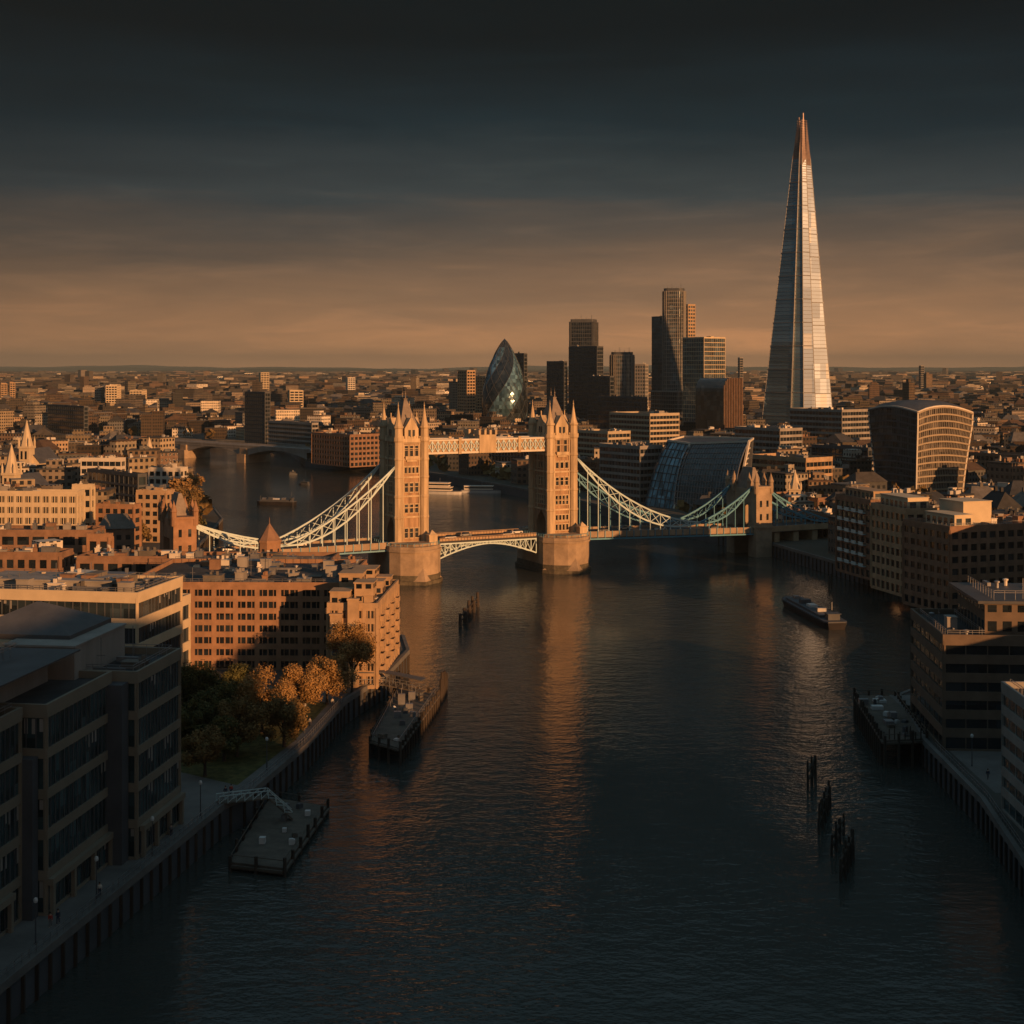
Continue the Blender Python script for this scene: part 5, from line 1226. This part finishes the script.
# timber dolphins
def dolphin(label,pts,zt,r=.34,walings=True):
    t=thing('timber_dolphin',label,'mooring posts',(0,0,0)); rr=random.Random(len(label))
    for i,(x,y) in enumerate(pts):
        m=MB(); h=zt*rr.uniform(.75,1.1); dx,dy=rr.uniform(-.12,.12),rr.uniform(-.12,.12)
        m.lathe(x,y,[(r*1.1,-3),(r,h*.5)],7); m.lathe(x+dx,y+dy,[(r,h*.5-.01),(r*.9,h),(0,h+.15)],7); m.build('post',M['timber'],t)
    if walings and len(pts)>2:
        m=MB()
        for zz in (.35,.7): m.bar((*pts[0],zt*zz),(*pts[-1],zt*zz),.3)
        m.build('waling',M['timber'],t)
a,b=pt(462,627,0),pt(476,607,0)
dolphin('row of dark mooring posts in the river below the bascule span',[(a.lerp(b,i/7).x+(.5 if i%2 else -.5),a.lerp(b,i/7).y) for i in range(8)],4.0,.5)
for (p0,p1,lab,n_,zt) in (((809,790),(816,776),'farthest cluster of timber posts of the line in the right of the river',5,4.6),((820,834),(830,806),'middle cluster of timber posts of the line in the right of the river',9,4.6),((842,882),(853,858),'near cluster of timber posts of the line in the right of the river',9,4.2),((833,856),(842,836),'small cluster of posts between the middle and near clusters on the right of the river',6,3.8)):
    a,b=pt(*p0,0),pt(*p1,0); dolphin(lab,[(a.lerp(b,i/(n_-1)).x+(.25 if i%2 else -.2),a.lerp(b,i/(n_-1)).y) for i in range(n_)],zt,.2)
dolphin('group of tall mooring piles at the outer end of the timber jetty',[(pt(441+i*1.6,703-i*3,0).x,pt(441+i*1.6,703-i*3,0).y) for i in range(4)],5.6,.4,False)
dolphin('single slender pile standing in the river below the warehouse at the right bend',[(pt(829,588,0).x,pt(829,588,0).y),(pt(831,587,0).x,pt(831,587,0).y)],5,.25,False)

# people on the promenade
def skin_mesh(name,verts,edges,rad,mat,parent,root=0):
    me=bpy.data.meshes.new(name); me.from_pydata(verts,edges,[]); o=bpy.data.objects.new(name,me); col.objects.link(o); o.parent=parent; me.materials.append(mat)
    md=o.modifiers.new('skin','SKIN'); sv=me.skin_vertices[0] if me.skin_vertices else None
    if sv is None:
        me.update(); bm=bmesh.new(); bm.from_mesh(me); bm.verts.layers.skin.verify(); bm.to_mesh(me); bm.free(); sv=me.skin_vertices[0]
    for i,r_ in enumerate(rad): sv.data[i].radius=(r_,r_)
    sv.data[root].use_root=True; o.modifiers.new('sub','SUBSURF').levels=1; o.modifiers['sub'].render_levels=1
    return o
def person(label,pose,coat,trou,loc,rz):
    t=thing('person',label,'person',loc,rz); a=pose
    V=[(0,0,.95),(0,0,1.15),(0,0,1.38),(0,0,1.50),(0,.01,1.62),(0,.01,1.74),
       (.09,0,.92),(.10,a*.14,.50),(.10,a*.26-.02*a,.07),(.10,a*.26+.12,.03),(-.09,0,.92),(-.10,-a*.10,.50),(-.10,-a*.30,.09),(-.10,-a*.30+.12,.03),
       (.19,0,1.40),(.24,-a*.10,1.13),(.23,-a*.14+.08,.90),(.23,-a*.15+.1,.80),(-.19,0,1.40),(-.24,a*.10,1.13),(-.23,a*.14+.08,.90),(-.23,a*.15+.1,.80)]
    E_=[(0,1),(1,2),(2,3),(3,4),(4,5),(0,6),(6,7),(7,8),(8,9),(0,10),(10,11),(11,12),(12,13),(2,14),(14,15),(15,16),(16,17),(2,18),(18,19),(19,20),(20,21)]
    rd=[.13,.13,.15,.06,.105,.085,.085,.06,.045,.035,.085,.06,.045,.035,.06,.045,.035,.03,.06,.045,.035,.03]
    skin_mesh('body',V,E_,rd,SKIN,t)
    I=[0,1,2,14,15,16,18,19,20]; mp_={v:i for i,v in enumerate(I)}
    skin_mesh('coat',[V[i] for i in I],[(mp_[p],mp_[q]) for p,q in E_ if p in mp_ and q in mp_],[.165,.16,.175,.085,.065,.055,.085,.065,.055],coat,t)
    I=[0,6,7,8,10,11,12]; mp_={v:i for i,v in enumerate(I)}
    skin_mesh('trousers',[V[i] for i in I],[(mp_[p],mp_[q]) for p,q in E_ if p in mp_ and q in mp_],[.145,.105,.08,.062,.105,.08,.062],trou,t)
    m=MB(); m.lathe(0,0,[(.02,1.60),(.115,1.64),(.118,1.74),(.09,1.82),(0,1.85)],8); h=m.build('hair',M['bark'],t,True); h.location=(0,-.02,0)
SKIN=solid('skin',(.45,.28,.2),.6,.05,1); CB=solid('navy_cloth',(.03,.04,.07),.9,.2,2); CR=solid('red_cloth',(.3,.04,.03),.9,.2,2); CG=solid('grey_cloth',(.15,.15,.15),.9,.2,2); CW=solid('pale_cloth',(.5,.48,.44),.9,.1,2)
for (x,y,rz,a,c,tr,lb) in ((-43.9,223.5,.4,1,CR,CB,'person in a red coat walking by the gangway head'),(-44.6,222.6,.5,.6,CB,CG,'person in a navy coat just behind the red coated walker'),(-48.6,204,3.4,1,CG,CB,'person in a grey coat walking past the second colonnade'),
    (-52.2,181,.3,.8,CW,CB,'person in a pale coat beside the office colonnade'),(-54.6,172,3.3,1,CB,CB,'person in dark clothes strolling along the lower left quay'),(-55.2,171,3.3,.7,CR,CG,'person in a red jacket strolling beside a dark clothed one'),
    (-37.6,266,.3,.9,CG,CB,'person in grey walking under the riverside trees'),(-35.4,282,3.5,.8,CW,CB,'person in a pale coat near the biggest orange tree'),(77.2,232,3.1,.9,CB,CG,'person in a navy coat on the right hand quay path')):
    person(lb,a,c,tr,(x,y,5.02),rz)

# ================================================================ BOATS
def hull(L,W,h,mat,root,bow=.22,name='hull',sheer=.5):
    P=[]; n=8
    prof=[(-.5,.75),(-.47,.95),(-.3,1),(.2,1),(.5-bow,.95),(.5-bow*.5,.68),(.5-bow*.15,.3),(.5,.02)]
    m=MB()
    top=[(x*L,w_*W/2) for x,w_ in prof]; 
    R_=[(x,-y) for x,y in top]; 
    ring=R_+[(x,y) for x,y in top[::-1]]
    ring2=[(x*.97,y*.78) for x,y in ring]
    m.prism(ring2,-.6,h,poly2=ring); m.build(name,mat,root)
    m=MB(); m.prism([(x*.99,y*.96) for x,y in ring],h,h+.35); m.build('gunwale',M['dconc'],root)
def barge(label,px,py,ang,L,W,name='barge',cargo=True,mat='rust'):
    p=pt(px,py,0); t=thing(name,label,'boat',(p.x,p.y,0),R(ang)); hull(L,W,1.9,M[mat],t,.12)
    m=MB(); m.box(-L*.34,L*.36,-W*.36,W*.36,2.26,2.9); m.build('hatch_cover',M['dconc'],t)
    m=MB(); m.box(-L*.44,-L*.38,-W*.24,W*.24,2.26,3.9); m.box(-L*.45,-L*.37,-W*.28,W*.28,3.9,4.05); m.build('wheelhouse',M['dconc'],t)
    m=MB(); m.box(-L*.42,-L*.378,-W*.245,W*.245,3.1,3.7); m.build('window',M['g_dim'],t)
    if cargo:
        for i,(x,a,b,h) in enumerate(((-.2,1.6,2.6,1.0),(-.02,3.4,2.2,.7),(.12,2.2,3,1.1),(.3,2,1.6,.8))):
            m=MB(); m.box(x*L-a/2,x*L+a/2,-b/2,b/2,2.9,2.9+h); m.build('deck_gear',M[['metal','hullw','dconc','metal'][i]],t)
    m=MB(); m.bar((L*.4,0,2.2),(L*.4,0,5),.15); m.bar((-L*.4,0,4.8),(-L*.4,0,7),.12); m.build('mast',M['metal'],t)
    return t
a,b=pt(786,603,0),pt(836,630,0); mid_=(a+b)/2
t=barge('long dark barge moored in the river on the right, with pale deck gear',811,616,math.degrees(math.atan2((a-b).y,(a-b).x)),(a-b).length,7.0)
barge('long black barge on the river left of the bridge towers',276,505,165,22,5,cargo=True)
def cruiser(label,px,py,ang,L,W,decks=1,zs=1.0):
    p=pt(px,py,0); t=thing('passenger_boat',label,'boat',(p.x,p.y,0),R(ang)); hull(L,W,1.6,M['hullw' if L>20 else 'dconc'],t,.3); t.scale=(1,1,zs)
    for k in range(decks):
        z0=1.95+k*2.4; s=1-k*.2
        m=MB(); m.box(-L*.42*s,L*.26*s,-W*.4,W*.4,z0,z0+2.1); m.box(-L*.43*s,L*.28*s,-W*.43,W*.43,z0+2.1,z0+2.3); m.build('cabin',M['white' if L>20 else 'dconc'],t)
        m=MB(); m.box(-L*.41*s,L*.265*s,-W*.405,W*.405,z0+.8,z0+1.6); m.build('window',M['g_dim'],t)
    m=MB(); m.bar((0,0,2+decks*2.3),(0,0,4.5+decks*2.3),.15); m.build('mast',M['metal'],t)
cruiser('small white boat on the river left of the left bridge tower',304,485,150,8,2.4,1,.5)
cruiser('tiny pale launch farthest up the river, above the small white boat',293,475,20,6,2.4,1,.5)
cruiser('long white passenger boat moored between the two bridge towers',440,494,-15,26,6,2)
cruiser('low grey passenger boat right of the white one between the bridge towers',482,493,-5,24,5)

# ================================================================ FILLER CITY
PAL=[(.27,.19,.125),(.19,.125,.09),(.36,.28,.19),(.16,.135,.115),(.46,.39,.30),(.13,.09,.065),(.26,.21,.165),(.10,.10,.10),(.52,.46,.38)]
PN=['tan','red brick','cream','grey brown','pale','dark brown','stone','charcoal','white']
cells=[]
def clear(x,y,r):
    for hx,hy,hr in HERO:
        if abs(hx-x)<hr+r and abs(hy-y)<hr+r and (hx-x)**2+(hy-y)**2<(hr*.8+r)**2: return False
    return True
rr=random.Random(99)
D_=335.0
while D_<15000:
    cell=max(19,12+D_*.011) if D_<2500 else D_*.0095+15.7
    half=D_*.40; x=-half+rr.uniform(0,cell)
    while x<half:
        px=x+rr.uniform(-.18,.18)*cell; py=D_+rr.uniform(-.2,.2)*cell
        if D_<2400 and (in_poly(px,py,RIVER) or dist_bank(px,py)<cell*.55+3): x+=cell; continue
        if D_<2400 and not clear(px,py,cell*.42): x+=cell; continue
        if 585<py<740 and 868<512+F*px/py<980: x+=cell; continue
        park=sin(px*.0021+1.3)*sin(py*.0017+.4)+.4*sin(px*.006)*sin(py*.005)
        if D_>1500 and park>.55: x+=cell; continue
        if rr.random()<.06: x+=cell; continue
        cells.append((px,py,cell))
        x+=cell
    D_+=cell*(1.05 if D_<2500 else 1.3)
near_c=[c for c in cells if abs(c[0])/c[1]<.375][:0]
cand=sorted([c for c in cells],key=lambda c:c[1])
NIND=235
ind=[c for c in cand if abs(c[0])/c[1]<.37][:NIND]; ids=set(id(c) for c in ind)
rest=[c for c in cand if id(c) not in ids]
def fbuild(W_,Rf,x,y,cell,rr,local):
    """walls into W_, roof pieces into Rf. Local: origin at x,y"""
    a=cell*rr.uniform(.55,.9); b=cell*rr.uniform(.5,.88); h=rr.choice([9,11,12,14,16,18])+rr.uniform(-2,3)
    if y>1200: h*=rr.uniform(.7,1.35)
    if y>1300 and rr.random()<.006: h=rr.uniform(30,52); a*=.5; b*=.45
    if y>6000: h*=1.2
    rz=rr.choice([0,0,.25,-.3,.5,-.6,1.2])+sin(x*.003+y*.002)*.6+rr.uniform(-.08,.08)
    ox,oy,oz=(0,0,0) if local else (x,y,5)
    T=Matrix.Translation((ox,oy,oz)) @ Matrix.Rotation(rz,4,'Z')
    ci=rr.randrange(len(PAL)); 
    k=rr.uniform(.55,1.1) if y<900 else .25+1.25*rr.random()**3; c=tuple(q*k for q in PAL[ci])+(1,)
    W_.col=c; 
    rc=rr.choice([(.04,.04,.042),(.07,.062,.055),(.09,.058,.04),(.055,.056,.06),(.15,.135,.12)])+(1,); Rf.col=rc
    kind='flat roofed'
    if y<1700 and a>14 and rr.random()<.35:
        # L-shaped
        W_.box(-a/2,a/2,-b/2,0,0,h,T=T,bottom=False); W_.box(-a/2,0,0,b/2,0,h*.85,T=T,bottom=False); kind='L shaped'
        Rf.box(-a/2-.2,a/2+.2,-b/2-.2,.2,h,h+.6,T=T); Rf.box(-a/2-.2,.2,.21,b/2+.2,h*.85,h*.85+.6,T=T)
    elif rr.random()<.33 and h<22 and y<4000:
        W_.box(-a/2,a/2,-b/2,b/2,0,h*.8,T=T,bottom=False); kind='pitched roof'
        e=.4; rh=h*.25+1
        P=[(-a/2-e,-b/2-e,h*.8),(a/2+e,-b/2-e,h*.8),(a/2+e,b/2+e,h*.8),(-a/2-e,b/2+e,h*.8),(-a/2*.6,0,h*.8+rh),(a/2*.6,0,h*.8+rh)]
        P=[tuple(T @ Vector(p)) for p in P]
        Rf.face([P[0],P[1],P[5],P[4]]); Rf.face([P[2],P[3],P[4],P[5]]); Rf.face([P[1],P[2],P[5]]); Rf.face([P[3],P[0],P[4]])
        if y<1700:
            for q in range(rr.randint(0,3)): xx=rr.uniform(-a*.3,a*.3); Rf.box(xx-.6,xx+.6,-.5,.5,h*.8+rh*.4,h*.8+rh+1.5,T=T)
    else:
        W_.box(-a/2,a/2,-b/2,b/2,0,h,T=T,bottom=False); Rf.box(-a/2-.15,a/2+.15,-b/2-.15,b/2+.15,h,h+.7,T=T)
        if y<3500 and rr.random()<.6:
            q=rr.uniform(.2,.6); u=rr.uniform(-.15,.15)*a; W_.box(u-a*q/2,u+a*q/2,-b*q/2,b*q/2,h+.7,h+.7+rr.uniform(2,4.5),T=T,bottom=False,mt=None)
    if y<1500:
        Rf.col=rr.choice([(.3,.29,.28,1),(.45,.42,.38,1),(.12,.12,.12,1),(.2,.12,.08,1)])
        if kind!='pitched roof':
            for q in range(rr.randint(2,6)):
                xx=rr.uniform(-a*.4,a*.35); yy=rr.uniform(-b*.42,-b*.05); s=rr.uniform(.5,1.6); Rf.box(xx,xx+s*rr.uniform(.6,2.4),yy,yy+s,h+.6,h+.6+rr.uniform(.6,2.2),T=T)
    return ci,kind,h
marks=[('left of the left gatehouse',-400,200,300,620),('behind the cream office block',0,200,430,1000),('beyond the upper river',0,300,1000,9999),('behind the left bridge tower',300,480,300,3000),('around the egg shaped tower',480,560,300,3000),('below the city cluster',560,740,300,3000),('around the spire skyscraper',740,860,300,3000),('around the curved tower',860,2000,560,3000),('behind the right warehouses',740,2000,300,560)]
seen={}
items=[]
for (x,y,cell) in ind:
    W_,Rf=MB(),MB(); ci,kind,h=fbuild(W_,Rf,x,y,cell,rr,True)
    t=thing('building','', 'building',(x,y,5)); W_.build('wall',M['fac' if rr.random()<.6 else 'fac2'],t); Rf.build('roof',M['flat'],t)
    px=512+F*x/y; pl='in the left distance'
    for (nm,p0,p1,d0,d1) in marks:
        if p0<=px<p1 and d0<=y<d1: pl=nm; break
    items.append((t,PN[ci],kind,pl,px,h))
gr={}
for it in items:
    size='tall' if it[5]>17 else ('low' if it[5]<11.5 else 'mid height'); gr.setdefault((size,it[1],it[2],it[3]),[]).append(it)
for k_,L in gr.items():
    L.sort(key=lambda i:i[4])
    for i,it in enumerate(L):
        s=f"{k_[0].replace('mid height','medium')} {k_[1]} {k_[2].replace('flat roofed','flat').replace('L shaped','L-shaped').replace('pitched roof','gabled')} building {k_[3]}"
        if len(L)>1: s+=f', {nth(i)} from left'
        it[0]['label']=s; it[0]['group']='city buildings '+k_[3]
W_,Rf=MB(),MB()
for (x,y,cell) in rest: fbuild(W_,Rf,x,y,cell,rr,False)
base=len(W_.v); 
fv=MB(); fv.v=W_.v+Rf.v; fv.f=W_.f+[tuple(i+base for i in f) for f in Rf.f]; fv.m=[0]*len(W_.f)+[1]*len(Rf.f); fv.uv=W_.uv+Rf.uv; fv.c=W_.c+Rf.c
tag(fv.build('distant_city',[M['fac'],M['flat']]),'mass of small distant city buildings spreading to the horizon','city',kind='stuff')
# scattered far tree cover
m=MB(); rt=random.Random(5)
for i in range(9000):
    D_=560+(rt.random()**1.7)*11000; x=rt.uniform(-.40,.40)*D_
    if D_<2400 and (in_poly(x,D_,RIVER) or dist_bank(x,D_)<6 or not clear(x,D_,2)): continue
    r=rt.uniform(3,6)*(1+D_/6000); z=5+rt.uniform(3,6)
    for k in range(7 if D_<2500 else 4):
        v=Vector((rt.gauss(0,1),rt.gauss(0,1),rt.gauss(0,.7))).normalized()*r*.6; s=r*.55; p=Vector((x,D_,z))+v
        a=Vector((rt.gauss(0,1),rt.gauss(0,1),rt.gauss(0,1))).normalized(); b=a.cross(v).normalized(); m.face([p-a*s,p-b*s,p+a*s,p+b*s])
tag(m.build('distant_trees',M['leaf_b']),'scattered tree cover between the distant city buildings','trees',kind='stuff')

# ================================================================ HAZE
m=MB(); m.box(-31000,31000,-800,34000,-4.5,340)
hz=m.build('haze',[]); hm=bpy.data.materials.new('haze_air'); hm.use_nodes=True; nt=hm.node_tree; nt.nodes.clear()
o_=node(nt,'ShaderNodeOutputMaterial'); pv=node(nt,'ShaderNodeVolumePrincipled'); pv.inputs['Density'].default_value=4.6e-5; pv.inputs['Color'].default_value=(.30,.38,.42,1); pv.inputs['Anisotropy'].default_value=0
lk(nt,pv.outputs[0],o_.inputs['Volume']); hz.data.materials.clear(); hz.data.materials.append(hm); tag(hz,'thin warm evening haze over the whole city','haze',kind='stuff')
